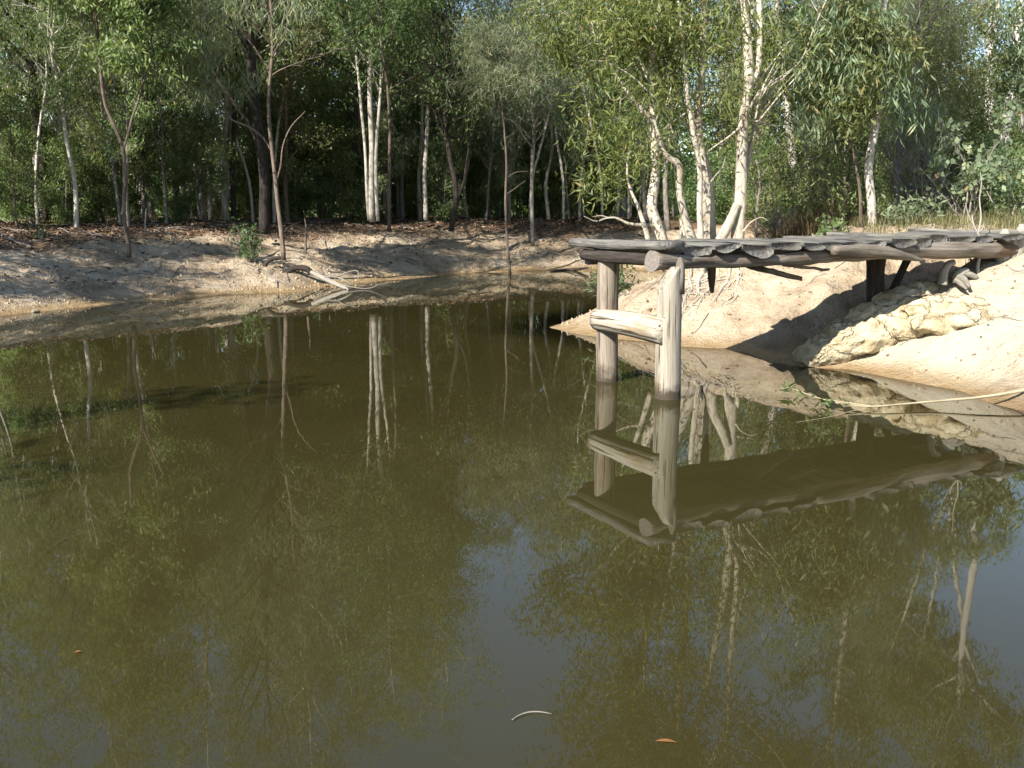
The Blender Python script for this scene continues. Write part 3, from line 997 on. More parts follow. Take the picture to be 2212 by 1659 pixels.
# ------------------------------------------------------------------ trees
class Grow:
    """branches as tubes, leaves as small folded blades"""
    def __init__(self, seed):
        self.r = np.random.default_rng(seed)
        self.br = []          # (pts, radii, sides, is_twig)
        self.anchors = []     # (pos, spread)

    def stem(self, pts, rad, sides=8, n=None):
        n = n or max(6, int(len(pts) * 3))
        P_ = spline(pts, n)
        rr = np.interp(np.linspace(0, 1, n), np.linspace(0, 1, len(rad)), rad)
        self.br.append((P_, rr, sides, False))
        return P_, rr

    def limb(self, p, direc, length, r0, up=0.25, wob=0.16, n=7, sides=5, tip=0.006, twig=False):
        r = self.r
        d = np.array(direc, float)
        d /= np.linalg.norm(d) + 1e-9
        pts = [np.array(p, float)]
        step = length / (n - 1)
        for _ in range(n - 1):
            d = d + r.normal(0, wob, 3) + np.array((0, 0, up * 0.25))
            d /= np.linalg.norm(d)
            pts.append(pts[-1] + d * step)
        pts = np.array(pts)
        rr = r0 + (tip - r0) * np.linspace(0, 1, n) ** 0.8
        self.br.append((pts, rr, sides, twig))
        return pts, rr

    def clothe(self, stem_pts, stem_r, f0, f1, n_limb, length, elev=(20, 55), subs=5, sub_len=0.45, spread=0.3, up=0.3, shape=None, bare=0.0):
        """limbs along a stem between the fractions f0..f1, each with twigs that carry leaf clusters"""
        r = self.r
        m = len(stem_pts)
        az0 = r.uniform(0, 6.28)
        for i in range(n_limb):
            f = f0 + (f1 - f0) * (i + r.uniform(.1, .9)) / n_limb
            k = f * (m - 1)
            j = min(int(k), m - 2)
            p = stem_pts[j] + (stem_pts[j + 1] - stem_pts[j]) * (k - j)
            rs = np.interp(k, np.arange(m), stem_r)
            az = az0 + i * 2.4 + r.uniform(-.5, .5)
            el = R(r.uniform(*elev))
            L_ = length * r.uniform(.65, 1.2) * (shape((f - f0) / (f1 - f0 + 1e-6)) if shape else 1)
            d = (math.cos(az) * math.cos(el), math.sin(az) * math.cos(el), math.sin(el))
            lp, lr = self.limb(p, d, L_, min(rs * .62, .03 + L_ * .012), up, .17, 8)
            leafless = r.uniform() < bare
            for s in range(subs):
                fs = 0.25 + 0.75 * (s + r.uniform(0, 1)) / subs
                kk = fs * (len(lp) - 1)
                jj = min(int(kk), len(lp) - 2)
                q = lp[jj] + (lp[jj + 1] - lp[jj]) * (kk - jj)
                dd = lp[jj + 1] - lp[jj]
                dd = dd / np.linalg.norm(dd) + r.normal(0, .75, 3)
                SL = L_ * sub_len * r.uniform(.5, 1.2)
                tp, _ = self.limb(q, dd, SL, max(.006, lr[jj] * .5), .1, .25, 5, 3, .004, True)
                if not leafless:
                    for t in (2, 3, 4):
                        self.anchors.append((tp[t], spread))
            if not leafless:
                self.anchors.append((lp[-1], spread))
                self.anchors.append((lp[-2], spread))

    def wood(self, name, m, org=(0, 0, 0), rough=0.12, which=None):
        mb = MB()
        for i, (p, rr, s, tw) in enumerate(self.br):
            if which is not None and not which(i, tw):
                continue
            mb.tube(p - np.array(org), rr, s, s > 4, rough if s > 6 else 0, i)
        return mb.mesh(name, m)

    def leaves(self, name, m, per, ln, wd, droop=0.5, org=(0, 0, 0), flat=1.0, lim=None):
        r = self.r
        an = self.anchors
        if lim:
            an = [a for a in an if lim(a[0])]
        c = np.array([a[0] for a in an])
        sprd = np.array([a[1] for a in an])
        n = len(c) * per
        dens = r.uniform(.45, 1.0, len(c))
        tint = r.normal(0, .13, len(c))
        idx = np.repeat(np.arange(len(c)), per)
        ok = r.uniform(size=n) < dens[idx]
        idx = idx[ok]
        n = len(idx)
        off = r.normal(0, 1, (n, 3)) * np.array((1, 1, .75)) * (sprd[idx] * .55)[:, None]
        p = c[idx] + off - np.array(org)
        d = r.normal(0, 1, (n, 3))
        d /= np.linalg.norm(d, axis=1)[:, None]
        d = d * (1 - droop * .6) + np.array((0, 0, -droop))
        d /= np.linalg.norm(d, axis=1)[:, None] + 1e-9
        s = np.cross(d, r.normal(0, 1, (n, 3)))
        s /= np.linalg.norm(s, axis=1)[:, None] + 1e-9
        nn = np.cross(d, s)
        Ls = ln * r.uniform(.6, 1.25, n)[:, None]
        Ws = wd * r.uniform(.7, 1.2, n)[:, None] * .5
        mid = p + d * Ls * .45 + nn * Ls * .07
        v = np.stack((p, mid + s * Ws, p + d * Ls, mid - s * Ws), 1).reshape(-1, 3)
        q = np.arange(n * 4).reshape(-1, 4)
        lv = np.clip(0.45 + r.normal(0, .17, n) + tint[idx], 0, 0.9)
        dead = r.uniform(size=n) < 0.018
        lv = np.where(dead, .97, lv)
        return np_mesh(name, v, q, None, [m], False, {'lv': np.repeat(lv, 4)})

def proto_tree(seed, H, r0, base, spread, nl, per, ln, wd, droop, elev, subs=5, lean=.05, sprd=.32, sub_len=.45, shape=None, bare=0.0, up=0.3):
    g = Grow(seed)
    r = g.r
    n = 7
    pts = [np.array((0, 0, -0.2))]
    lx, ly = r.normal(0, lean, 2)
    for i in range(1, n):
        z = H * i / (n - 1)
        pts.append(np.array((lx * z + r.normal(0, .02 * H * .5), ly * z + r.normal(0, .02 * H * .5), z)))
    P_, rr = g.stem(pts, [r0 * 1.25, r0, r0 * .9, r0 * .75, r0 * .55, r0 * .3, .012], 8, 18)
    g.clothe(P_, rr, base, .99, nl, spread, elev, subs, sub_len, sprd, up, shape or (lambda t: .55 + .9 * t * (1.25 - t) * 1.6), bare)
    return g

PROTO = {}
def proto(key, barkm, leafm, per, ln, wd, droop, *a, **kw):
    g = proto_tree(*a, per=per, ln=ln, wd=wd, droop=droop, **kw)
    PROTO[key] = (g.wood('trunk', M[barkm]), g.leaves('crown', M[leafm], per, ln, wd, droop))

# key, bark, leaf, per, len, width, droop, seed, H, r0, base, spread, limbs ...
proto('gum_a', 'gum_pale', 'leaf_gum', 17, 0.158, 0.0382, .65, 11, 14.5, .13, .30, 2.6, 30, elev=(15, 60), subs=6)
proto('gum_b', 'bark_grey', 'leaf_gum', 13, 0.158, 0.0382, .6, 12, 11.5, .10, .24, 2.3, 30, elev=(10, 55), subs=6)
proto('gum_s', 'bark_grey', 'leaf_gum', 16, 0.141, 0.0365, .6, 24, 7.6, .065, .34, 1.9, 26, elev=(5, 55), subs=6)
proto('gum_t', 'gum_pale', 'leaf_gum', 16, 0.141, 0.0365, .65, 25, 8.8, .075, .40, 1.9, 26, elev=(5, 55), subs=6)
proto('gum_tall', 'gum_pale', 'leaf_gum', 20, 0.166, 0.0398, .7, 13, 17.0, .17, .42, 3.0, 26, elev=(20, 65), subs=6)
proto('dark_tall', 'bark_dark', 'leaf_gum', 12, 0.166, 0.0398, .6, 14, 15.5, .16, .36, 2.7, 28, elev=(10, 60), subs=6)
proto('oak_a', 'bark_brown', 'leaf_grey', 15, .28, .018, .75, 15, 11.0, .10, .18, 2.2, 36, elev=(35, 70), subs=6, bare=.15)
proto('oak_b', 'bark_grey', 'leaf_grey', 17, .28, .018, .7, 16, 8.0, .07, .20, 1.8, 34, elev=(35, 72), subs=6, bare=.2)
proto('wattle_a', 'bark_brown', 'leaf_olive', 19, 0.124, 0.0349, .35, 17, 7.5, .07, .18, 2.0, 30, elev=(20, 60), subs=6)
proto('wattle_b', 'bark_grey', 'leaf_olive', 23, 0.124, 0.0349, .35, 18, 5.6, .055, .10, 1.8, 28, elev=(15, 55), subs=6)
proto('pole_a', 'gum_pale', 'leaf_gum', 12, .15, .038, .65, 26, 8.8, .045, .46, 1.1, 20, elev=(10, 60), subs=5, bare=.35)
proto('pole_b', 'twig', 'leaf_grey', 14, .26, .018, .65, 27, 6.6, .038, .22, 1.2, 26, elev=(25, 70), subs=6, bare=.6)
proto('thicket', 'bark_grey', 'leaf_olive', 44, .15, .042, .35, 28, 5.8, .055, .10, 1.7, 28, elev=(15, 55), subs=6)
proto('sapling_a', 'bark_brown', 'leaf_gum', 23, 0.141, 0.0373, .55, 19, 4.6, .035, .16, 1.15, 22, elev=(20, 60), subs=5, sprd=.26)
proto('sapling_b', 'bark_grey', 'leaf_gum', 26, 0.141, 0.0373, .55, 20, 3.2, .03, .06, 1.0, 18, elev=(10, 55), subs=5, sprd=.26)
proto('shrub_a', 'bark_brown', 'leaf_olive', 22, .13, .038, .3, 21, 2.2, .025, .04, .95, 16, elev=(5, 60), subs=5, sprd=.22)
proto('shrub_b', 'bark_grey', 'leaf_gum', 22, .14, .040, .3, 22, 1.7, .022, .04, .85, 14, elev=(5, 60), subs=5, sprd=.22)

def plant(key, name, label, cat, x, y, sc=1.0, rz=0.0, group=None, z=None):
    """one individual: an empty with its own trunk and crown (mesh data shared)"""
    t = thing(name, label, cat, (x, y, gz(x, y) if z is None else z), group, rz, sc)
    tr, cr = PROTO[key]
    link('trunk', tr, t)
    link('crown', cr, t)
    return t

# ---- trees one can pick out, drawn from their own outlines
def hero(name, label, cat, stems, barkm, leafm=None, leaf=(40, .17, .04, .6), clothe=(), seed=0, extra=None, split=False, group=None, lim=None, base=None):
    """stems: list of (picture points, distance, radii in m, metres of growth above the last point)"""
    g = Grow(seed)
    r = g.r
    built = []
    for (pp, d, rad, more) in stems:
        dd = d if hasattr(d, '__len__') else [d] * len(pp)
        pts = [at(u, v, e) for (u, v), e in zip(pp, dd)]
        rad = list(rad)
        if more:
            dirv = pts[-1] - pts[-2]
            dirv /= np.linalg.norm(dirv)
            k = max(2, int(more / 1.5))
            p = pts[-1]
            r_end = rad[-1]
            base_n = len(pts)
            for i in range(k):
                dirv = dirv * .7 + np.array((0, 0, .35)) + r.normal(0, .08, 3)
                dirv /= np.linalg.norm(dirv)
                p = p + dirv * more / k
                pts.append(p)
            full = list(np.interp(np.linspace(0, 1, base_n), np.linspace(0, 1, len(rad)), rad)) + list(np.linspace(r_end, .012, k + 1)[1:])
            rad = full
        P_, rr = g.stem(pts, rad, 9, max(14, len(pts) * 4))
        built.append((P_, rr))
    org = base if base is not None else built[0][0][0].copy()
    for (si, f0, f1, nl, ln_, kw) in clothe:
        g.clothe(*built[si], f0, f1, nl, ln_, **kw)
    if extra:
        extra(g, built)
    t = thing(name, label, cat, tuple(org), group)
    if split:
        ns = len(stems)
        for i in range(ns):
            link('stem', g.wood('stem', M[barkm], org, .14, lambda k_, tw, i=i: k_ == i), t)
        if len(g.br) > ns:
            own = set(getattr(g, 'own', []))
            for k0 in sorted(own):
                link('branch', g.wood('branch', M[barkm], org, .1, lambda k_, tw: k_ == k0), t)
            ob = link('twigs', g.wood('twigs', M[barkm], org, .1, lambda k_, tw: k_ >= ns and k_ not in own), t)
            ob['kind'] = 'stuff'
    else:
        link('trunk', g.wood('trunk', M[barkm], org), t)
    if leafm and g.anchors:
        link('crown', g.leaves('crown', M[leafm], *leaf[:4], org=org, lim=lim), t)
    return t, g, built, org

def sink(pp, d, drop=.25):
    """bury the first point"""
    return pp

std = dict(elev=(15, 60), subs=6, spread=.32)
# left of the pond
hero('gum_tree', 'slender white-barked gum leaning left, bare limb reaching to left edge', 'tree',
     [([(146, 474), (143, 455), (132, 341), (126, 213), (113, 85), (102, 0)], 27, [.085, .075, .07, .065, .06], 3.5),
      ([(117, 166), (90, 152), (55, 149), (0, 136), (-60, 130)], 27, [.035, .03, .025, .02, .01], 0)],
     'gum_fleck', 'leaf_gum', (17, .15, .038, .65), [(0, .55, .98, 26, 2.6, std)], 31)
hero('gum_tree', 'dark thick-trunked tree just left of the leaning white gum', 'tree',
     [([(101, 475), (98, 440), (92, 341), (75, 234), (68, 128), (64, 0)], 26.5, [.12, .105, .10, .095, .09], 3.5)],
     'bark_dark', 'leaf_gum', (17, .15, .038, .6), [(0, .30, .98, 34, 2.4, std)], 32)
hero('gum_tree', 'short pale crooked trunk between the leaning white gum and the forked sapling', 'tree',
     [([(197, 472), (194, 384), (190, 340), (193, 290), (196, 220)], 27.5, [.05, .045, .04, .035], 4)],
     'gum_fleck', 'leaf_gum', (17, .15, .038, .6), [(0, .35, .98, 26, 2.0, std)], 33)
hero('gum_tree', 'slim reddish-grey sapling forking in a Y, rooted midway down left bank', 'tree',
     [([(279, 556), (278, 535), (268, 469), (270, 383), (266, 324), (251, 281), (230, 234), (219, 170), (214, 110)], 22, [.055, .045, .042, .04, .037, .03, .026, .022], 4.0),
      ([(266, 326), (272, 305), (277, 290), (285, 256), (300, 215)], 22, [.028, .024, .02, .016], 2.2),
      ([(270, 345), (290, 320), (310, 306)], 22, [.014, .01, .006], 0),
      ([(268, 430), (250, 410), (240, 380)], 22, [.012, .008, .005], 0)],
     'bark_brown', 'leaf_gum', (32, .17, .046, .6), [(0, .55, .98, 24, 1.5, std), (1, .4, .98, 10, 1.1, std)], 34)
hero('gum_tree', 'slender grey-brown sapling standing low on bank left of the driftwood log', 'tree',
     [([(613, 562), (612, 545), (601, 447), (592, 362), (584, 290), (580, 210), (588, 120)], 23.5, [.06, .05, .046, .042, .036, .03], 4.5),
      ([(596, 395), (606, 360), (611, 316), (628, 275), (660, 240)], 23.5, [.022, .018, .014, .009], 0),
      ([(588, 330), (570, 300), (540, 275), (500, 258), (470, 205)], 23.5, [.026, .024, .02, .014, .008], 1.5)],
     'bark_brown', 'leaf_grey', (17, .26, .019, .7), [(0, .45, .98, 26, 1.7, dict(elev=(30, 70), subs=6, spread=.32, bare=.25)), (2, .4, .98, 10, 1.2, dict(elev=(20, 60), subs=5, spread=.3))], 35)
hero('forest_tree', 'thick dark-barked tree close behind the slender sapling near driftwood', 'tree',
     [([(572, 505), (571, 470), (571, 383), (562, 300), (548, 200), (540, 80)], 26, [.15, .13, .12, .11, .10], 7.0),
      ([(568, 350), (540, 270), (500, 215), (470, 170)], 26, [.06, .05, .045, .03], 3)],
     'bark_dark', 'leaf_grey', (15, .27, .019, .7), [(0, .35, .98, 34, 2.4, dict(elev=(30, 70), subs=6, spread=.34, bare=.3)), (1, .4, .98, 12, 1.6, dict(elev=(25, 65), subs=5, spread=.3, bare=.2))], 36)
hero('dead_sapling', 'short leafless brown stake of a sapling on bank right of the slender sapling', 'sapling',
     [([(660, 543), (660, 520), (661, 490), (658, 470)], 24.5, [.035, .032, .026, .012], 0)], 'bark_brown', seed=37)
hero('dead_sapling', 'thin pale dead stick upright right of the forked sapling', 'sapling',
     [([(312, 508), (314, 480), (316, 450)], 24, [.02, .016, .008], 0)], 'twig', seed=38)
hero('gum_tree', 'clump of three straight white trunks in centre of forest edge', 'tree',
     [([(804, 480), (803, 455), (803, 304), (799, 208), (801, 100), (806, 0)], 31, [.10, .088, .08, .072, .06], 7.0),
      ([(797, 476), (795, 450), (788, 312), (780, 230), (772, 140)], 31.2, [.055, .05, .045, .04], 4.0),
      ([(816, 478), (815, 455), (812, 387), (814, 300), (822, 200)], 30.8, [.06, .055, .048, .04], 4.0)],
     'gum_pale', 'leaf_gum', (16, .16, .040, .65), [(0, .36, .98, 32, 2.4, std), (1, .45, .98, 14, 1.8, std), (2, .45, .98, 14, 1.8, std)], 39)
hero('forest_tree', 'thin dark reddish trunk just right of the three white trunks', 'tree',
     [([(841, 500), (841, 470), (841, 380), (842, 290), (838, 200)], 29, [.06, .05, .045, .04], 6)],
     'bark_brown', 'leaf_gum', (17, .15, .038, .6), [(0, .40, .98, 28, 2.0, std)], 40)
hero('forest_tree', 'dark crooked trunk with low curved limbs right of centre forest edge', 'tree',
     [([(974, 500), (979, 470), (985, 417), (970, 330), (962, 250), (968, 160)], 30, [.09, .08, .075, .07, .06], 2.5),
      ([(982, 440), (1000, 400), (1008, 350)], 30, [.04, .035, .02], 3),
      ([(980, 465), (1010, 470), (1030, 485), (1028, 500)], 30, [.02, .018, .014, .008], 0)],
     'bark_dark', 'leaf_gum', (17, .15, .038, .6), [(0, .35, .98, 30, 2.1, std)], 41)
for u_, d_, top_, lab_, sd_ in ((920, 34, 300, 'pale upright trunk in the shade right of the three white trunks', 42),
                                (908, 35, 330, 'thinner pale trunk touching the pale upright trunk in the shade', 43),
                                (766, 33, 320, 'dark-barked trunk just left of the three white trunks', 44),
                                (455, 32, 300, 'pale trunk deep in shade between forked sapling and slender sapling', 45),
                                (505, 30, 250, 'grey leaning trunk in shade left of thick dark-barked tree', 46)):
    hero('forest_tree', lab_, 'tree', [([(u_, 476), (u_ - 1, 440), (u_ - 3, 380), (u_ + 2, top_), (u_ + 4, top_ - 120)], d_, [.085, .075, .07, .06, .05], 6)],
         'bark_dark' if 'dark-barked' in lab_ else ('bark_grey' if 'grey' in lab_ else 'gum_pale'), 'leaf_gum', (17, .15, .038, .6), [(0, .42, .98, 26, 2.2, std)], sd_)
hero('gum_tree', 'thin pale pole of a sapling rising from the waterline at pond centre', 'tree',
     [([(1102, 592), (1100, 575), (1096, 527), (1092, 437), (1094, 346), (1090, 290)], 28.6, [.045, .04, .037, .034, .03, .022], 2.5),
      ([(1094, 420), (1115, 405), (1135, 390)], 28.6, [.012, .009, .005], 0),
      ([(1093, 385), (1115, 372), (1140, 370)], 28.6, [.012, .009, .005], 0)],
     'bark_brown', 'leaf_grey', (19, .26, .019, .6), [(0, .72, .98, 22, 1.3, dict(elev=(0, 45), subs=6, spread=.34))], 47)
hero('gum_tree', 'grey pole trunk behind the thin pale waterline sapling', 'tree',
     [([(1151, 532), (1150, 500), (1149, 375), (1153, 292), (1148, 180), (1156, 60)], 31, [.065, .06, .055, .05, .045], 1.2)],
     'bark_grey', 'leaf_grey', (19, .27, .020, .65), [(0, .38, .98, 36, 2.1, dict(elev=(15, 60), subs=6, spread=.34))], 48)

# paperbark clump behind the jetty
def pb_extra(g, built):
    r = g.r
    g.own = []
    def dead(pp, d, rad):
        g.own.append(len(g.br))
        g.br.append((spline([at(u, v, d) for u, v in pp], len(pp) * 4), np.interp(np.linspace(0, 1, len(pp) * 4), np.linspace(0, 1, len(rad)), rad), 5, False))
    dead([(1413, 487), (1390, 486), (1358, 483), (1326, 470), (1308, 472), (1290, 478), (1261, 467)], 15.2, [.032, .03, .026, .02, .014, .008, .004])
    dead([(1316, 471), (1300, 466), (1280, 468)], 15.2, [.01, .007, .003])
    dead([(1530, 327), (1550, 312), (1575, 295), (1598, 275)], 15.2, [.012, .014, .017, .018])
    dead([(1430, 282), (1455, 262), (1490, 240), (1533, 223)], 15.1, [.006, .012, .016, .02])
    dead([(1605, 500), (1625, 478), (1645, 470), (1660, 477)], 15.0, [.016, .012, .008, .004])
    dead([(1530, 400), (1545, 380), (1560, 362), (1568, 335)], 15.1, [.012, .010, .007, .004])
    dead([(1620, 320), (1630, 290), (1640, 262)], 15.3, [.02, .016, .01])
    dead([(1612, 265), (1640, 262), (1668, 270), (1706, 272)], 15.3, [.016, .013, .009, .004])
    for i in range(14):
        u0, v0 = 1612 + r.uniform(0, 30), 262 - r.uniform(0, 70)
        u1, v1 = u0 + r.uniform(40, 110), v0 - r.uniform(50, 130)
        dead([(u0, v0), (u0 * .5 + u1 * .5 + r.normal(0, 5), v0 * .5 + v1 * .5 + r.normal(0, 5)), (u1, v1)], 15.3 + r.uniform(-.4, .5), [.017, .012, .005])
    for i in range(12):
        u0, v0 = 1380 + r.uniform(0, 90), 290 - r.uniform(0, 120)
        u1, v1 = u0 - r.uniform(-20, 90), v0 - r.uniform(30, 110)
        dead([(u0, v0), (u0 * .5 + u1 * .5 + r.normal(0, 6), v0 * .5 + v1 * .5), (u1, v1)], 15.3 + r.uniform(-.4, .4), [.015, .01, .004])
    for (u, v, w, n) in ((1300, 60, 120, 36), (1420, 60, 130, 48), (1560, 60, 120, 46), (1660, 90, 80, 26), (1360, 170, 110, 36), (1460, 190, 90, 26), (1560, 200, 80, 18), (1330, 280, 80, 22), (1420, 330, 60, 12),
                         (1290, 390, 50, 10), (1560, 290, 60, 10), (1350, 350, 60, 12), (1640, 200, 50, 10)):
        for _ in range(n):
            g.anchors.append((at(u + r.normal(0, w * .5), v + r.normal(0, w * .38), 15.3 + r.normal(0, .75)), .34))

pb_t, pb_g, pb_b, pb_o = hero('paperbark_tree', 'many-stemmed paperbark with peeling cream bark standing behind the jetty', 'tree',
     [([(1536, 600), (1533, 518), (1530, 437), (1524, 373), (1512, 324), (1506, 275), (1511, 211), (1517, 130), (1520, 49), (1522, 0)], 15.4, [.1204, .1075, .0989, .0817, .0688, .0645, .0645, .0619, .0602, .0559], 5.5),
      ([(1585, 600), (1593, 518), (1600, 421), (1602, 340), (1608, 243), (1618, 178), (1616, 123), (1612, 60)], 15.2, [.1118, .0989, .0860, .0774, .0731, .0516, .0430, .0344], 4.0),
      ([(1545, 590), (1556, 518), (1578, 478), (1592, 440)], 15.1, [.0946, .0860, .0774, .0602], 0),
      ([(1510, 595), (1494, 518), (1475, 454), (1467, 405), (1465, 353), (1439, 337), (1426, 305), (1410, 259), (1384, 233)], 15.1, [.0946, .0860, .0645, .0559, .0516, .0361, .0344, .0258, .0172], 1.5),
      ([(1445, 585), (1430, 518), (1420, 490), (1408, 454), (1415, 389), (1413, 292), (1407, 181)], 15.3, [.1032, .0946, .0731, .0645, .0430, .0344, .0258], 3.0),
      ([(1412, 570), (1400, 518), (1381, 454), (1358, 395), (1355, 356), (1360, 318)], 15.0, [.0473, .0430, .0344, .0241, .0172, .0103], 0),
      ([(1518, 595), (1514, 518), (1511, 437), (1512, 373), (1500, 300), (1488, 230), (1480, 150)], 14.95, [.0516, .0473, .0430, .0387, .0344, .0258, .0172], 2.0),
      ([(1490, 590), (1478, 518), (1476, 470)], 15.2, [.0860, .0774, .0602], 0),
      ([(1616, 190), (1634, 165), (1640, 113), (1642, 65), (1640, 0)], 15.2, [.0430, .0447, .0413, .0387, .0344], 4.5),
      ([(1592, 430), (1612, 370), (1624, 300), (1640, 240), (1680, 180), (1730, 130)], 15.5, [.0516, .0387, .0301, .0258, .0189, .0103], 1.0),
      ([(1512, 330), (1490, 270), (1472, 215), (1450, 130), (1436, 50)], 15.6, [.0473, .0387, .0344, .0292, .0241], 3.5),
      ([(1428, 500), (1419, 488), (1414, 483)], 14.9, [.0516, .0473, .0258], 0)],
     'paper', 'leaf_paper', (34, .15, .026, .55),
     [(0, .62, .98, 22, 2.2, dict(elev=(10, 60), subs=6, spread=.36)), (1, .7, .98, 12, 1.7, dict(elev=(10, 60), subs=6, spread=.36)),
      (4, .45, .98, 12, 1.3, dict(elev=(5, 60), subs=5, spread=.32)), (8, .45, .98, 16, 1.9, dict(elev=(10, 60), subs=6, spread=.36)),
      (10, .5, .98, 14, 1.7, dict(elev=(10, 60), subs=6, spread=.36)), (3, .8, .98, 6, 1.0, dict(elev=(5, 50), subs=5, spread=.3))],
     51, pb_extra, True)
# its roots running down the bank
rr_ = np.random.default_rng(52)
for (u0, v0, u1, v1, w) in ((1490, 560, 1462, 640, .03), (1515, 570, 1490, 665, .05), (1530, 575, 1520, 640, .04), (1585, 560, 1540, 640, .055),
                            (1600, 560, 1572, 625, .035), (1480, 575, 1488, 668, .025)):
    pts = []
    for f in np.linspace(0, 1, 7):
        u, v = u0 + (u1 - u0) * f + rr_.normal(0, 3), v0 + (v1 - v0) * f
        # walk down the bank below the clump
        base = pb_b[0][0][3]
        X_ = (u - CX) / F_PX
        yy = 15.25 - 1.5 * f
        xx = X_ * yy * 1.01
        zz = gz(xx, yy) + .03 * (1 - f)
        if f == 0:
            zz += .16
        pts.append((xx, yy, zz))
    mb = MB()
    SPp = spline(pts, 20)
    SPp[:, 0] += .05 * np.sin(np.linspace(0, 9, 20) + w * 400) * np.linspace(0, 1, 20)
    mb.tube(SPp - pb_o, np.linspace(w, w * .16, 20), 7, True, .35, int(w * 1000))
    for k_ in range(9):
        j0 = rr_.integers(5, 17)
        q0 = SPp[j0].copy()
        ang_ = rr_.uniform(-2.6, -.5)
        rl = [q0]
        for m_ in range(5):
            ang_ += rr_.normal(0, .5)
            q0 = q0 + np.array((math.cos(ang_) * .09, math.sin(ang_) * .09, 0))
            q0[2] = gz(q0[0], q0[1]) + .008 + .02 * (m_ == 1)
            rl.append(q0)
        mb.tube(np.array(rl) - pb_o, np.linspace(.013, .003, 6), 4, False)
    link('root', mb.mesh('root', M['paper']), pb_t)

# flecked sapling and neighbours on the right
def sap_extra(g, built):
    r = g.r
    for (u, v, w, n) in ((1780, 60, 75, 46), (1860, 110, 70, 40), (1740, 140, 50, 26), (1820, 180, 50, 20), (1900, 40, 50, 20), (1930, 170, 50, 14), (1760, 270, 40, 10), (1950, 240, 40, 10)):
        for _ in range(n):
            g.anchors.append((at(u + r.normal(0, w * .5), v + r.normal(0, w * .4), 15.9 + r.normal(0, .5)), .30))
hero('gum_tree', 'young gum with white dark-flecked trunk and long drooping blue-green leaves behind jetty', 'tree',
     [([(1886, 525), (1885, 508), (1881, 421), (1876, 373), (1888, 292), (1901, 220), (1912, 130), (1914, 49), (1912, 0)], 16.0, [.075, .07, .062, .06, .055, .05, .045, .042], 4.0),
      ([(1905, 200), (1870, 130), (1820, 70), (1770, 30)], 16.0, [.025, .02, .015, .01], 1.0),
      ([(1910, 150), (1890, 90), (1850, 40)], 15.8, [.02, .016, .01], 1.0)],
     'gum_fleck', 'leaf_blue', (22, .19, .028, .75), [(0, .6, .98, 12, 1.3, dict(elev=(-5, 40), subs=5, spread=.3))], 53, sap_extra)
hero('gum_tree', 'thin brown stem immediately left of the young flecked gum', 'tree',
     [([(1866, 520), (1862, 500), (1858, 420), (1846, 340), (1838, 300), (1845, 240)], 15.8, [.03, .026, .022, .018, .012], 1.2)],
     'bark_brown', 'leaf_olive', (30, .15, .036, .5), [(0, .5, .98, 14, .8, dict(elev=(10, 50), subs=4, spread=.25))], 54)
hero('gum_tree', 'tall straight grey-white gum with fan of forks high up, near right edge', 'tree',
     [([(2136, 455), (2136, 420), (2137, 330), (2137, 227), (2139, 107), (2150, 40), (2160, -40)], 27, [.14, .13, .12, .11, .10, .07, .06], 7),
      ([(2139, 112), (2128, 70), (2112, 20), (2095, -50)], 27, [.07, .06, .05, .045], 5),
      ([(2139, 105), (2142, 40), (2135, -50)], 27, [.07, .055, .05], 5)],
     'gum_smooth', 'leaf_gum', (16, .18, .044, .75), [(0, .62, .98, 22, 2.2, std), (1, .5, .98, 12, 1.9, std), (2, .5, .98, 12, 1.9, std)], 55)
hero('gum_tree', 'tall grey gum leaning right out of frame at right edge', 'tree',
     [([(2160, 455), (2162, 420), (2173, 275), (2186, 194), (2199, 65), (2206, 0), (2216, -90)], 25.5, [.13, .12, .12, .115, .11, .105, .09], 7.0)],
     'gum_smooth', 'leaf_gum', (16, .18, .044, .75), [(0, .62, .98, 22, 2.4, std)], 56)
hero('gum_tree', 'white gum forking in a narrow Y above olive wattles, left of the tall grey-white gum', 'tree',
     [([(2046, 455), (2044, 300), (2040, 130), (2034, 32), (2016, -30), (2006, -90)], 29, [.12, .11, .10, .085, .07], 6.0),
      ([(2041, 140), (2052, 60), (2054, 0), (2060, -80)], 29, [.07, .065, .06, .05], 5.0)],
     'gum_smooth', 'leaf_gum', (16, .18, .044, .7), [(0, .6, .98, 20, 2.2, std), (1, .5, .98, 14, 1.9, std)], 57)
hero('gum_tree', 'thin white sapling stem at extreme right edge', 'sapling',
     [([(2205, 452), (2208, 400), (2211, 320), (2206, 240)], 22, [.035, .03, .026, .018], 2.0)],
     'gum_pale', 'leaf_blue', (24, .18, .045, .6), [(0, .5, .98, 12, .9, dict(elev=(5, 50), subs=4, spread=.28))], 58)

# ---- the forest around them
rngf = np.random.default_rng(2024)
heroes = [(-12.2, 'behind the leaning white gum'), (-8.4, 'behind the forked sapling'), (-5.8, 'behind the slender driftwood sapling'),
          (-3.6, 'around the three white trunks'), (-1.4, 'left of the thin waterline sapling'), (0.4, 'behind the thin waterline sapling')]
KIND = {'pole_a': 'thin pale pole tree', 'pole_b': 'thin grey half-bare pole tree', 'gum_s': 'low-branched small gum', 'gum_t': 'small pale-stemmed gum', 'gum_a': 'leafy pale-trunked gum', 'gum_b': 'leafy grey-trunked gum', 'gum_tall': 'tall pale-trunked gum', 'dark_tall': 'tall dark-trunked tree', 'oak_a': 'wispy grey-green she-oak',
        'oak_b': 'small wispy she-oak', 'wattle_a': 'olive-green wattle', 'wattle_b': 'small olive-green wattle', 'sapling_a': 'leafy young sapling', 'sapling_b': 'low leafy sapling',
        'shrub_a': 'low olive shrub', 'shrub_b': 'low green shrub', 'bare_a': 'half-bare grey tree'}
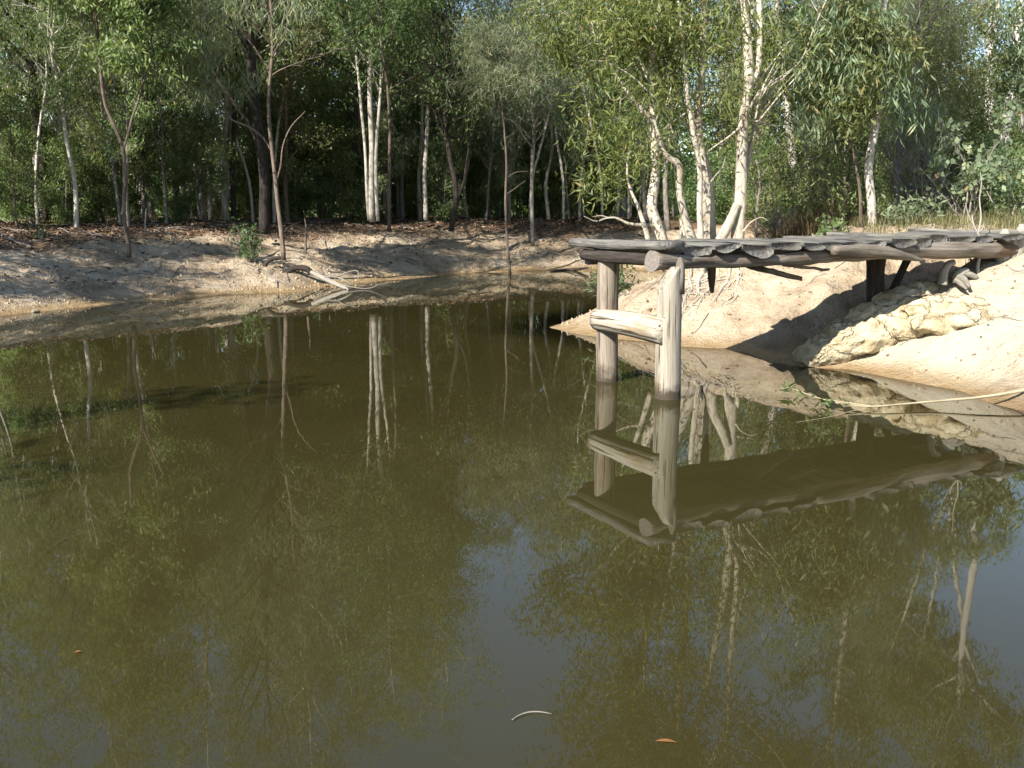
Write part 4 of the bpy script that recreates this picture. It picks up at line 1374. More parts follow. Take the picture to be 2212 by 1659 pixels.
CAT = lambda key: 'shrub' if 'shrub' in key else ('sapling' if 'sapling' in key else 'tree')
NAME = {'thicket': 'wattle', 'pole_a': 'pole_tree', 'pole_b': 'pole_tree', 'gum_s': 'gum_tree', 'gum_t': 'gum_tree', 'gum_a': 'gum_tree', 'gum_b': 'gum_tree', 'gum_tall': 'gum_tree', 'dark_tall': 'forest_tree', 'oak_a': 'she_oak', 'oak_b': 'she_oak', 'wattle_a': 'wattle', 'wattle_b': 'wattle',
        'sapling_a': 'sapling', 'sapling_b': 'sapling', 'shrub_a': 'shrub', 'shrub_b': 'shrub', 'bare_a': 'half_bare_tree'}

def zone(x, y):
    u = CX + F_PX * x / max(y, .1)
    if u < -40:
        return 'beyond left edge of the pond'
    if u < 200:
        return 'behind the leaning white gum'
    if u < 430:
        return 'behind the forked sapling'
    if u < 720:
        return 'behind the slender driftwood sapling'
    if u < 900:
        return 'around the three white trunks'
    if u < 1060:
        return 'around the dark crooked trunk'
    if u < 1240:
        return 'behind the thin waterline sapling'
    if u < 1700:
        return 'behind the paperbark clump'
    if u < 1960:
        return 'behind the young flecked gum'
    return 'around the tall right-hand gums'

HGT = {'gum_a': 15.2, 'gum_b': 12.4, 'gum_s': 8.6, 'gum_t': 9.6, 'gum_tall': 18, 'dark_tall': 16.5, 'oak_a': 12, 'oak_b': 9, 'wattle_a': 8.6, 'wattle_b': 6.6, 'pole_a': 9.4, 'pole_b': 7.4}

def wild(key, x, y, sc, depthword):
    u_ = CX + F_PX * x / y
    if 940 < u_ < 1330 and key in HGT:
        sc = min(sc, (math.tan(R(15.5)) * y + .2) / HGT[key])
    z = zone(x, y)
    lab = f'{KIND[key]} {depthword} {z}'
    plant(key, NAME[key], lab, CAT(key), x, y, sc, rngf.uniform(0, 6.28), f'{KIND[key]}s {depthword} {z}')

placed = []
def free(x, y, dmin):
    for (a_, b_) in placed:
        if (a_ - x) ** 2 + (b_ - y) ** 2 < dmin * dmin:
            return False
    placed.append((x, y))
    return True

# far and left forest: rows behind the crest
bands = [(5.6, 8.8, 'at forest edge', ['gum_s', 'gum_t', 'oak_b', 'wattle_a', 'gum_s', 'sapling_a', 'gum_t', 'sapling_b'], 50, 1.25),
         (8.8, 12.5, 'in middle rows', ['gum_b', 'gum_t', 'oak_a', 'wattle_a', 'gum_s', 'sapling_a'], 34, 1.9),
         (12.5, 24, 'deep in forest', ['gum_a', 'gum_b', 'gum_tall', 'dark_tall', 'oak_a', 'wattle_a', 'gum_t'], 36, 3.0)]
for (s0, s1, word, keys, cnt, dmin) in bands:
    got = tries = 0
    while got < cnt and tries < 9000:
        tries += 1
        x, y = rngf.uniform(-32, 9), rngf.uniform(16, 58)
        u = CX + F_PX * x / y
        if u < -90 or u > 1420:
            continue
        s = sd1(x, y)
        if not (s0 < s < s1):
            continue
        if x > 2.5 and y < 30:
            continue
        if not free(x, y, dmin):
            continue
        key = keys[rngf.integers(len(keys))]
        sc = rngf.uniform(.85, 1.15)
        if u < 380:
            sc *= .72
        if 955 < u < 1300:
            sc *= .78                      # lower trees at the head of the pond: the gap of open sky
        wild(key, x, y, sc, word)
        got += 1

for (u_, d_, f_, lab_) in ((40, 34, 1.0, 'tall gum with high crown far behind the dark thick trunk at left'), (190, 36, 1.08, 'tall gum with high crown behind the short pale crooked trunk'),
                          (330, 37, 1.05, 'tall gum with high crown rising right of the forked sapling'), (-60, 32, .95, 'tall gum with high crown just outside left edge'), (440, 38, 1.08, 'tall gum with high crown behind the pale shaded trunk')):
    p_ = at(u_, 470, d_)
    placed.append((p_[0], p_[1]))
    plant('gum_tall', 'gum_tree', lab_, 'tree', p_[0], p_[1], f_, u_ * .013)
got = tries = 0
while got < 16 and tries < 9000:
    tries += 1
    x, y = rngf.uniform(-20, 0), rngf.uniform(24, 46)
    u = CX + F_PX * x / y
    s = sd1(x, y)
    if u < 330 or u > 940 or not (8.5 < s < 13) or not free(x, y, 1.3):
        continue
    wild(['gum_tall', 'gum_a'][got % 2], x, y, rngf.uniform(.95, 1.12), 'in middle rows')
    got += 1

# thin poles and leafy undergrowth along the crest of the left bank
for (keys, cnt, word, lo, hi, dmin) in ((['pole_a', 'pole_b', 'pole_a'], 62, 'between the trunks', 5.6, 11.5, .6), (['sapling_b', 'shrub_b', 'sapling_a', 'shrub_a'], 34, 'along the bank crest', 6.3, 11.0, .75)):
    got = tries = 0
    while got < cnt and tries < 9000:
        tries += 1
        x, y = rngf.uniform(-20, 7), rngf.uniform(16, 44)
        u = CX + F_PX * x / y
        s = sd1(x, y)
        if u < -60 or u > 1400 or not (lo < s < hi) or (x > 2.5 and y < 30) or not free(x, y, dmin):
            continue
        wild(keys[rngf.integers(len(keys))], x, y, rngf.uniform(.7, 1.15), word)
        got += 1

# right side: wattles, saplings and gums beyond the jetty
keys_r = ['wattle_a', 'wattle_b', 'wattle_b', 'sapling_a', 'gum_b', 'wattle_a', 'oak_b']
got = tries = 0
while got < 40 and tries < 9000:
    tries += 1
    x, y = rngf.uniform(3.5, 19), rngf.uniform(19, 31)
    u = CX + F_PX * x / y
    s = sd1(x, y)
    if u < 1430 or u > 2420 or s < 3.2 or (u > 1930 and y < 21) or (u > 1985 and y < 31) or not free(x, y, 1.5):
        continue
    if u > 2085:
        wild(['wattle_b', 'sapling_b'][rngf.integers(2)], x, y, rngf.uniform(.34, .5), 'on the flat')
    elif u > 1960:
        wild('wattle_b', x, y, rngf.uniform(.7, .95), 'on the flat')
    else:
        wild(keys_r[rngf.integers(len(keys_r))], x, y, rngf.uniform(.75, 1.1), 'on the flat')
    got += 1
got = tries = 0
while got < 34 and tries < 9000:
    tries += 1
    x, y = rngf.uniform(5, 34), rngf.uniform(31, 56)
    u = CX + F_PX * x / y
    if u < 1380 or u > 2500 or (u > 1990 and y < 40) or not free(x, y, 2.4):
        continue
    wild(['gum_a', 'gum_b', 'wattle_a', 'gum_tall', 'oak_a'][rngf.integers(5)], x, y, rngf.uniform(.8, 1.1) * (.55 if u > 1990 else 1), 'farther back')
    got += 1
for (u_, d_, k_, f_, lab_) in ((1996, 22.0, 'wattle_b', .78, 'rounded olive-yellow wattle between the young flecked gum and the tall grey gums'),
                              (2055, 24.5, 'wattle_b', .62, 'lower olive wattle at the foot of the narrow Y-forked gum'),
                              (1745, 19.5, 'wattle_b', .72, 'olive wattle just right of the paperbark behind the brown sedge'),
                              (1830, 20.5, 'sapling_a', .95, 'leafy sapling close behind the thin brown stem and young flecked gum')):
    p_ = at(u_, 470, d_)
    placed.append((p_[0], p_[1]))
    plant(k_, NAME[k_], lab_, CAT(k_), p_[0], p_[1], f_, u_ * .01)
# undergrowth
got = tries = 0
while got < 60 and tries < 9000:
    tries += 1
    x, y = rngf.uniform(-22, 20), rngf.uniform(17, 40)
    u = CX + F_PX * x / y
    s = sd1(x, y)
    if u < -100 or u > 2330 or s < (7.0 if x < 4 else 4.4) or s > 14 or not free(x, y, 1.1):
        continue
    k_ = ['shrub_a', 'shrub_b', 'sapling_b'][rngf.integers(3)]
    f_ = rngf.uniform(.7, 1.2)
    if u > 1930 and y < 30:
        k_, f_ = ['shrub_a', 'shrub_b'][rngf.integers(2)], f_ * .8
    wild(k_, x, y, f_, 'in undergrowth')
    got += 1

# name each of several alike by its place from the left
ORD = ['leftmost', 'second from left', 'third from left', 'fourth from left', 'fifth from left', 'sixth from left', 'seventh from left', 'eighth from left', 'ninth from left', 'tenth from left', 'eleventh from left', 'twelfth from left', 'thirteenth from left', 'fourteenth from left', 'fifteenth from left', 'sixteenth from left', 'seventeenth from left', 'eighteenth from left']
alike = {}
for o_ in list(COL.objects):
    if o_.parent is None and 'group' in o_ and 'label' in o_ and o_.type == 'EMPTY':
        alike.setdefault(o_['label'], []).append(o_)
for lab_, os_ in alike.items():
    if len(os_) > 1:
        os_.sort(key=lambda q: q.location.x / q.location.y)
        for k_, o_ in enumerate(os_[:18]):
            o_['label'] = lab_ + ', ' + ORD[k_]

# trees on the near left shore, out of frame, whose shade falls over bank and water
for i, (x, y, key, sc) in enumerate(((-11.7, -1.4, 'thicket', 1.32), (-14.3, 14.0, 'thicket', 1.12), (-15.0, 16.4, 'thicket', 1.2))):
    plant(key, NAME[key], ['dense wattle on near left shore shading the water', 'dense wattle on left shore shading the left corner of bank', 'dense wattle on left shore farther from the water'][i],
          'tree', x, y, sc, i * 1.3)

# ---- woodland far behind, one mass
far_v, far_q, far_l = [], [], []
rw = np.random.default_rng(5)
nclump = 2300
ang = rw.uniform(R(-38), R(38), nclump)
dist = rw.uniform(58, 85, nclump)
cx_ = np.sin(ang) * dist
cy_ = np.cos(ang) * dist
uu = CX + F_PX * cx_ / cy_
hmax = np.where((uu > 900) & (uu < 1330), 12.0, 21.0)
hmax = np.where(uu > 1970, 8.0, hmax)
cz_ = np.where(rw.uniform(size=nclump) < .42, 1.6 + rw.uniform(0, 3.6, nclump), 1.5 + rw.uniform(0, 1, nclump) ** .8 * hmax)
per = 70
n = nclump * per
ci = np.repeat(np.arange(nclump), per)
p = np.stack((cx_[ci], cy_[ci], cz_[ci]), 1) + rw.normal(0, 1, (n, 3)) * np.array((1.0, 1.0, .7))
p[:, 2] = np.maximum(p[:, 2], 1.4)
d = rw.normal(0, 1, (n, 3)); d[:, 2] -= .8
d /= np.linalg.norm(d, axis=1)[:, None]
s = np.cross(d, rw.normal(0, 1, (n, 3))); s /= np.linalg.norm(s, axis=1)[:, None]
mid = p + d * .26
v = np.stack((p, mid + s * .11, p + d * .55, mid - s * .11), 1).reshape(-1, 3)
lv = np.clip(.42 + rw.normal(0, .15, n) + np.repeat(rw.normal(0, .12, nclump), per), 0, .9)
o = link('distant_woodland', np_mesh('distant_woodland', v, np.arange(n * 4).reshape(-1, 4), None, [M['leaf_gum']], False, {'lv': np.repeat(lv, 4)}))
o['kind'] = 'stuff'
tag(o, 'distant green woodland closing off the view behind the trees', 'woodland')

# ------------------------------------------------------------------ smaller plants on the right
def twiggy(name, label, u, v, d, h, n, spread, m, seed, cat='shrub', leafm=None, leaf=None):
    g = Grow(seed)
    r = g.r
    b = at(u, v, d)
    b[2] = gz(b[0], b[1])
    for i in range(n):
        az, el = r.uniform(0, 6.28), R(r.uniform(45, 85))
        dv = np.array((math.cos(az) * math.cos(el), math.sin(az) * math.cos(el), math.sin(el)))
        L_ = h * r.uniform(.6, 1.1)
        p_, rr = g.limb(b + r.normal(0, spread * .12, 3) * (1, 1, 0) - (0, 0, .05), dv, L_, .012 + .006 * h, .1, .14, 8, 4, .003)
        for k_ in range(4):
            j = r.integers(2, 7)
            t_, _ = g.limb(p_[j], p_[j] - p_[j - 1] + r.normal(0, .05, 3) * L_, L_ * .35, .007, .1, .22, 5, 3, .003, True)
            if leafm:
                g.anchors += [(t_[2], .2), (t_[4], .2)]
            for k2 in range(2):
                g.limb(t_[3], t_[3] - t_[2] + r.normal(0, .05, 3), L_ * .16, .004, .1, .25, 4, 3, .002, True)
    t = thing(name, label, cat, tuple(b))
    link('stems', g.wood('stems', M[m], b), t)
    if leafm:
        link('foliage', g.leaves('foliage', M[leafm], *leaf, org=b), t)
    return t

twiggy('bare_shrub', 'leafless grey-mauve twiggy shrub right of the young flecked gum', 2000, 470, 17.6, 1.75, 30, 1.0, 'twig', 61)
twiggy('bare_shrub', 'smaller leafless twig bush beneath the big-leaved shrub', 2075, 468, 17.5, .9, 14, .8, 'twig', 62)
twiggy('bare_shrub', 'grey twiggy bush in the dark sedge right of the paperbark', 1690, 490, 18.5, 1.3, 18, .9, 'twig', 63)
twiggy('broadleaf_shrub', 'shrub with large round grey-green leaves near right edge above the jetty end', 2095, 470, 17.0, 1.75, 9, .8, 'bark_grey', 64, leafm='leaf_blue', leaf=(16, .12, .085, .35))
twiggy('broadleaf_shrub', 'round-leaved grey-green shrub hugging the right edge', 2190, 470, 16.5, 1.3, 8, .7, 'bark_grey', 65, leafm='leaf_blue', leaf=(15, .11, .08, .35))
twiggy('leafy_shrub', 'yellow-green narrow-leaved shrub between paperbark and young flecked gum', 1790, 490, 17.2, 1.7, 12, .8, 'bark_brown', 66, leafm='leaf_olive', leaf=(16, .15, .03, .4))
twiggy('leafy_shrub', 'low blue-green herb patch right of the young flecked gum base', 1960, 500, 15.6, .45, 10, .5, 'bark_grey', 67, leafm='leaf_blue', leaf=(9, .12, .035, .3))
twiggy('leafy_shrub', 'small bright green seedling on soil left of the young flecked gum', 1795, 512, 15.0, .35, 5, .3, 'bark_grey', 68, leafm='leaf_fresh', leaf=(6, .12, .05, .2))
twiggy('leafy_shrub', 'small bright green shrub on left bank beside the thick dark-barked tree', 535, 520, 24.0, .75, 8, .4, 'bark_grey', 69, leafm='leaf_fresh', leaf=(9, .12, .05, .2))
twiggy('leafy_shrub', 'tiny pale seedling in shade on the far left bank', 92, 505, 22.5, .35, 4, .3, 'bark_grey', 70, leafm='leaf_fresh', leaf=(5, .10, .04, .1))
twiggy('leafy_shrub', 'fresh leafy regrowth low on left of the paperbark clump', 1320, 500, 15.8, .7, 9, .5, 'bark_grey', 71, leafm='leaf_fresh', leaf=(10, .13, .03, .3))

# thin bare sapling in front of the land end of the jetty
hero('bare_sapling', 'thin pale bare sapling in front of the jetty near its land end', 'sapling',
     [([(2112, 598), (2112, 580), (2117, 540), (2113, 505), (2104, 488), (2100, 468)], 11.9, [.022, .02, .018, .016, .011, .006], 0),
      ([(2113, 505), (2119, 470), (2116, 430), (2120, 395), (2118, 372)], 11.9, [.013, .010, .008, .006, .003], 0),
      ([(2104, 488), (2095, 472), (2088, 450), (2086, 438)], 11.9, [.008, .006, .005, .003], 0),
      ([(2114, 502), (2122, 494), (2126, 480)], 11.9, [.008, .006, .003], 0)], 'gum_pale', seed=72)

# ------------------------------------------------------------------ grasses
def blades(name, label, xs, ys, hgt, wdt, m, seed, lean=.5, cat='grass'):
    r = np.random.default_rng(seed)
    n = len(xs)
    z = ground(xs, ys)
    base = np.stack((xs, ys, z - .01), 1)
    az = r.uniform(0, 6.28, n)
    h = hgt * r.uniform(.4, 1.15, n)
    ld = r.uniform(.05, lean, n) * h
    dirx = np.stack((np.cos(az), np.sin(az), 0 * az), 1)
    sd = np.stack((-np.sin(az), np.cos(az), 0 * az), 1) * (wdt * r.uniform(.6, 1.2, n))[:, None]
    m1 = base + dirx * (ld * .35)[:, None] + np.stack((0 * h, 0 * h, h * .6), 1)
    tp = base + dirx * ld[:, None] + np.stack((0 * h, 0 * h, h), 1)
    v = np.stack((base - sd, base + sd, m1 + sd * .7, m1 - sd * .7, tp), 1).reshape(-1, 3)
    i5 = np.arange(n)[:, None] * 5
    q = i5 + np.array((0, 1, 2, 3))
    t = i5 + np.array((3, 2, 4))
    lv = np.repeat(np.clip(r.normal(.55, .25, n), 0, 1), 5)
    o = link(name, np_mesh(name, v, q, t, [m], False, {'lv': lv}))
    o['kind'] = 'stuff'
    return tag(o, label, cat)

rg = np.random.default_rng(9)
n = 90000
xs, ys = rg.uniform(4, 22, n), rg.uniform(13, 32, n)
uu = CX + F_PX * xs / ys
s_ = sdist(xs, ys)
dn = fbm(np.stack((xs, ys, 0 * xs), -1) * .8, 3, 3)
okm = (uu > 1640) & (uu < 2320) & (s_ > 3.3 + .8 * dn) & (dn > -.28) & (xs - .25 * (ys - 15) > 5.2 + dn) & (~((uu < 1830) & (rg.uniform(size=n) < .6)))
blades('dry_grass', 'straw-coloured dry grass on the flat behind the jetty', xs[okm], ys[okm], .26, .005, M['grass_dry'], 81, 1.5)
n = 16000
xs, ys = rg.uniform(4.6, 8.5, n), rg.uniform(16.6, 20.5, n)
uu = CX + F_PX * xs / ys
okm = (uu > 1610) & (uu < 1790)
blades('brown_sedge', 'dark brown sedge thicket just right of the paperbark', xs[okm], ys[okm], .62, .005, M['grass_dark'], 82, 1.2)
n = 9000
xs, ys = rg.uniform(-20, 6, n), rg.uniform(18, 42, n)
s_ = sdist(xs, ys)
uu = CX + F_PX * xs / ys
okm = (s_ > 6.3) & (s_ < 13) & (uu > -80) & (uu < 1450) & (fbm(np.stack((xs, ys, 0 * xs), -1) * .5, 2, 4) > -.05)
blades('forest_grass', 'thin shaded grass along the forest floor behind left bank', xs[okm], ys[okm], .3, .008, M['grass_dry'], 83)

def tuft(name, label, u, v, z0, n, h, m, seed, spread=.10):
    r = np.random.default_rng(seed)
    c = onz(u, v, z0)
    for _ in range(6):
        c = onz(u, v, gz(c[0], c[1]))
    o = blades(name, label, c[0] + r.normal(0, spread, n), c[1] + r.normal(0, spread, n), h, .004, m, seed, 1.1, 'grass')
    o['kind'] = 'thing'
    return o
tuft('grass_tuft', 'sparse green grass tuft at the water edge below the clay ledge', 1885, 815, .05, 60, .16, M['grass_dry'], 84, .09)
tuft('grass_tuft', 'small dry grass tuft on right bank right of the clay ledge', 2150, 752, .3, 70, .14, M['grass_dry'], 85)
tuft('grass_tuft', 'thin green grass at the right edge of the sandy bank', 2200, 640, .8, 50, .14, M['grass_dry'], 86)
tuft('dead_fern', 'reddish-brown dried fern clump below the clay ledge', 2000, 770, .3, 160, .20, M['fern'], 87, .09)

# ------------------------------------------------------------------ litter, pebbles, twigs
def litter(name, label, xs, ys, ln, m, seed, cat, kind='leaf'):
    r = np.random.default_rng(seed)
    n = len(xs)
    e = .05
    z = ground(xs, ys)
    nx_ = (ground(xs - e, ys) - ground(xs + e, ys)) / (2 * e)
    ny_ = (ground(xs, ys - e) - ground(xs, ys + e)) / (2 * e)
    nrm = np.stack((nx_, ny_, np.ones(n)), 1) + r.normal(0, .3 if kind == 'leaf' else .1, (n, 3))
    nrm /= np.linalg.norm(nrm, axis=1)[:, None]
    p = np.stack((xs, ys, z + .008), 1)
    d = r.normal(0, 1, (n, 3))
    d -= nrm * (d * nrm).sum(1)[:, None]
    d /= np.linalg.norm(d, axis=1)[:, None]
    s = np.cross(nrm, d)
    L_ = (ln * r.uniform(.5, 1.4, n))[:, None]
    if kind == 'leaf':
        W_ = L_ * .22
        mid = p + nrm * L_ * .12
        v = np.stack((p - d * L_ * .5, mid + s * W_, p + d * L_ * .5, mid - s * W_), 1)
        q = np.arange(n * 4).reshape(-1, 4)
        t, k_ = None, 4
    else:                                  # pebble: squat pyramid of five faces
        H_ = L_ * r.uniform(.3, .6, n)[:, None]
        j = lambda: r.uniform(.7, 1.2, n)[:, None]
        v = np.stack((p - d * L_ * .5 * j() - nrm * .02, p + s * L_ * .45 * j() - nrm * .02, p + d * L_ * .5 * j() - nrm * .02, p - s * L_ * .45 * j() - nrm * .02,
                      p + nrm * H_ - d * L_ * .2, p + nrm * H_ * j() + s * L_ * .2, p + nrm * H_ * j() + d * L_ * .2, p + nrm * H_ * .9 - s * L_ * .2), 1)
        i8 = np.arange(n)[:, None] * 8
        q = np.concatenate([i8 + np.array(f) for f in ((0, 1, 5, 4), (1, 2, 6, 5), (2, 3, 7, 6), (3, 0, 4, 7), (4, 5, 6, 7))])
        t, k_ = None, 8
    lv = np.repeat(np.clip(r.beta(1.6, 1.8, n), 0, 1), k_)
    o = link(name, np_mesh(name, v.reshape(-1, 3), q, t, [m], False, {'lv': lv}))
    o['kind'] = 'stuff'
    return tag(o, label, cat)

n = 90000
xs, ys = rg.uniform(-17, 5, n), rg.uniform(13, 40, n)
uu = CX + F_PX * xs / ys
s_ = sdist(xs, ys)
okm = (uu > -60) & (uu < 1450) & (s_ > .35) & (s_ < 12)
xs, ys, s_ = xs[okm], ys[okm], s_[okm]
pr = .10 + .9 * litter_mask(xs, ys, s_) + .22 * (fbm(np.stack((xs, ys, 0 * xs), -1) * 1.3, 3, 14) > .12)
pr = pr * sstep(.3, 1.4, s_) * (.28 + .72 * sstep(3.6, 5.2, s_))
okm = rg.uniform(size=len(xs)) < pr
litter('leaf_litter', 'brown and grey fallen leaves strewn over left bank', xs[okm], ys[okm], .13, M['litter'], 91, 'leaf litter')
n = 26000
xs, ys = rg.uniform(-15, 5, n), rg.uniform(13, 33, n)
uu = CX + F_PX * xs / ys
s_ = sdist(xs, ys)
okm = (uu > -60) & (uu < 1420) & (s_ > .15) & (s_ < 6) & (rg.uniform(size=n) < .55 * np.exp(-s_ / 4))
litter('pebbles', 'small pale pebbles and clods on left bank', xs[okm], ys[okm], .055, M['pebble'], 92, 'pebbles', 'peb')
n = 9000
xs, ys = rg.uniform(.5, 9.5, n), rg.uniform(8, 19, n)
s_ = sdist(xs, ys)
okm = (s_ > .2) & (s_ < 5.5) & (rg.uniform(size=n) < .12 + .5 * sstep(1.5, 4, s_))
litter('bark_litter', 'scattered dry leaves and bark scraps on right bank', xs[okm], ys[okm], .055, M['litter_pale'], 93, 'leaf litter')
okm = (s_ > .1) & (s_ < 4) & (rg.uniform(size=n) < .16)
litter('clods', 'small sandy clods on right bank', xs[okm], ys[okm], .035, M['pebble'], 94, 'pebbles', 'peb')
# fallen twigs on the left bank
mb = MB()
r = np.random.default_rng(95)
cnt = 0
while cnt < 420:
    x, y = r.uniform(-15, 4), r.uniform(14, 36)
    s0 = sd1(x, y)
    u = CX + F_PX * x / y
    if s0 < .5 or s0 > 9 or u < -40 or u > 1420:
        continue
    a_ = r.uniform(0, 6.28)
    L_ = r.uniform(.25, 1.1)
    pts = []
    for f in np.linspace(-.5, .5, 4):
        q0, q1 = x + math.cos(a_) * L_ * f + r.normal(0, .03), y + math.sin(a_) * L_ * f + r.normal(0, .03)
        pts.append((q0, q1, gz(q0, q1) + .015 + r.uniform(0, .03)))
    w = r.uniform(.005, .014)
    mb.tube(np.array(pts), [w, w, w * .8, w * .4], 4, False)
    cnt += 1
o = link('fallen_twigs', mb.mesh('fallen_twigs', M['twig']))
o['kind'] = 'stuff'
tag(o, 'thin grey fallen twigs scattered over left bank', 'twigs')

mb = MB()
r = np.random.default_rng(96)
cnt = 0
while cnt < 170:
    x, y = r.uniform(1.2, 8.5), r.uniform(9.5, 16.5)
    s0 = sd1(x, y)
    if s0 < .35 or s0 > 5:
        continue
    a_ = r.uniform(0, 6.28)
    L_ = r.uniform(.10, .5)
    pts = []
    for f in np.linspace(-.5, .5, 4):
        q0, q1 = x + math.cos(a_) * L_ * f + r.normal(0, .02), y + math.sin(a_) * L_ * f + r.normal(0, .02)
        pts.append((q0, q1, gz(q0, q1) + .008 + r.uniform(0, .015)))
    w = r.uniform(.003, .007)
    mb.tube(np.array(pts), [w, w, w * .8, w * .4], 4, False)
    cnt += 1
o = link('fallen_twigs', mb.mesh('fallen_twigs', M['twig']))
o['kind'] = 'stuff'
tag(o, 'fine dry twigs and rootlets scattered over right bank', 'twigs')

# ------------------------------------------------------------------ stones
def stone(label, u, v, z0, w, h, seed):
    c = onz(u, v, z0)
    for _ in range(6):
        c = onz(u, v, max(gz(c[0], c[1]), 0))
    r = np.random.default_rng(seed)
    b = [(c + (0, 0, h * .25), (w * .5, w * .4, h * .6), r.uniform(0, 3)), (c + (w * .2, .02, h * .15), (w * .35, w * .35, h * .45), 0)]
    o = link('stone', lumps('stone', b, [M['stone']], max(.012, w * .05), w * .05, seed))
    return tag(o, label, 'stone', 'stones on the banks')
stone('rounded grey stone lying at the waterline of left bank', 214, 648, 0, .30, .16, 1)
stone('small dark pebble-like stone at waterline near left edge', 76, 674, 0, .14, .06, 2)
stone('pale block of stone at the shaded bank crest left of forked sapling', 238, 484, 1.3, .32, .25, 3)
stone('pale lump of rock just right of the forked sapling base', 326, 534, .8, .40, .22, 4)
stone('pale rock above and right of the forked sapling base', 300, 510, 1.0, .30, .16, 5)
stone('half-buried grey stone on bare bank between left saplings', 182, 546, .8, .34, .14, 6)
stone('white stone on right bank right of the clay ledge', 2172, 712, .4, .12, .09, 7)
stone('white stone beside the jetty end stump', 2150, 584, 1.0, .2, .1, 8)
stone('pale flat stone on the sandy spit behind the posts', 1855, 612, .6, .16, .07, 9)

# ------------------------------------------------------------------ driftwood and snags
def wood_thing(name, label, cat, tubes, m, seed=0, split=None):
    """tubes: (world points, radii); the first is the main body"""
    org = np.array(tubes[0][0][0], float)
    t = thing(name, label, cat, tuple(org))
    for i, (pts, rad) in enumerate(tubes):
        mb = MB()
        n_ = max(8, len(pts) * 5)
        P_ = spline(np.array(pts, float), n_)
        mb.tube(P_ - org, np.interp(np.linspace(0, 1, n_), np.linspace(0, 1, len(rad)), rad), 9 if i == 0 else 6, True, .22 if i == 0 else .1, seed + i)
        link(['log', 'branch'][min(i, 1)] if split is None else split[min(i, len(split) - 1)], mb.mesh('wood', M[m]), t)
    return t
D1 = 23.2
wood_thing('driftwood_log', 'bleached driftwood log with twigs sliding into the water at left bank', 'log',
           [([at(672, 588, D1), at(690, 597, D1 - .1), at(715, 608, D1 - .25), at(748, 624, D1 - .5)], [.045, .06, .06, .03]),
            ([at(700, 600, D1 - .2), at(725, 598, D1 - .2), at(745, 606, D1 - .3), at(760, 616, D1 - .4)], [.03, .03, .025, .014]),
            ([at(722, 600, D1 - .2), at(745, 590, D1 - .3), at(772, 585, D1 - .3), at(773, 604, D1 - .5)], [.02, .016, .012, .008]),
            ([at(730, 612, D1 - .3), at(760, 620, D1 - .4), at(800, 622, D1 - .5), at(825, 612, D1 - .5)], [.02, .014, .01, .005]),
            ([at(735, 615, D1 - .3), at(748, 622, D1 - .5), at(720, 640, D1 - 1.6), at(668, 650, D1 - 2.2)], [.03, .02, .016, .01])], 'deadwood', 3)
D2 = 23.6
wood_thing('burnt_root', 'charred arching root on bank just left of the driftwood log', 'root',
           [([at(618, 592, D2), at(628, 582, D2), at(648, 578, D2), at(666, 583, D2), at(672, 590, D2)], [.08, .07, .07, .08, .07]),
            ([at(572, 585, D2), at(574, 570, D2), at(586, 560, D2), at(612, 557, D2)], [.04, .05, .05, .04]),
            ([at(600, 590, D2), at(618, 585, D2), at(640, 590, D2)], [.05, .06, .03])], 'bark_dark', 5, ['arch', 'branch'])
def on_ground(pix, lift=.02):
    out = []
    for u, v in pix:
        c = onz(u, v, .6)
        for _ in range(8):
            c = onz(u, v, max(0, gz(c[0], c[1])))
        c[2] += lift
        out.append(c)
    return out
wood_thing('fallen_pole', 'long dark strip lying on bank right of the forked sapling', 'branch',
           [(on_ground([(300, 548), (330, 540), (380, 534), (430, 533), (480, 530)], .03), [.035, .03, .026, .02, .01])], 'bark_dark', 6)  # narrow dark tapering strip laid along the bank
wood_thing('fallen_pole', 'dark fallen branch at the foot of the slender sapling', 'branch',
           [(on_ground([(580, 556), (610, 553), (660, 552), (730, 550)], .04), [.05, .045, .03, .012])], 'bark_dark', 7)
wood_thing('fallen_pole', 'dark leaning fallen branch right of the grey pole trunk', 'branch',
           [(on_ground([(1154, 526), (1180, 510), (1215, 492)], .05) + [at(1240, 470, 31.5)], [.06, .055, .05, .03])], 'bark_dark', 8)
wood_thing('fallen_pole', 'dark stick lying at the waterline behind the jetty posts', 'branch',
           [(on_ground([(1190, 586), (1230, 584), (1270, 580)], .02), [.04, .05, .03])], 'bark_dark', 9)
wood_thing('fallen_pole', 'pale thin stick lying on shaded crest near left edge', 'branch',
           [(on_ground([(185, 484), (210, 492), (240, 502)], .05), [.02, .02, .012])], 'deadwood', 10)

# root snags beside the land end of the jetty
D3 = 11.75
wood_thing('root_snag', 'grey hooked root stub curling upward in front of the jetty', 'root',
           [([at(2036, 615, D3), at(2038, 600, D3), at(2042, 582, D3), at(2050, 570, D3), at(2062, 566, D3)], [.062, .052, .045, .042, .035])], 'deadwood', 21)
wood_thing('root_snag', 'knotted grey root tangle right of the hooked root stub', 'root',
           [([at(2066, 612, D3), at(2072, 592, D3), at(2085, 586, D3), at(2092, 583, D3)], [.05, .06, .06, .03]),
            ([at(2070, 598, D3), at(2082, 605, D3 - .15), at(2095, 620, D3 - .3)], [.05, .045, .02]),
            ([at(2064, 604, D3), at(2076, 614, D3 - .2), at(2088, 624, D3 - .35)], [.035, .03, .015]),
            ([at(2078, 590, D3), at(2098, 594, D3), at(2110, 600, D3)], [.045, .04, .03])], 'deadwood', 23, ['knot', 'branch'])

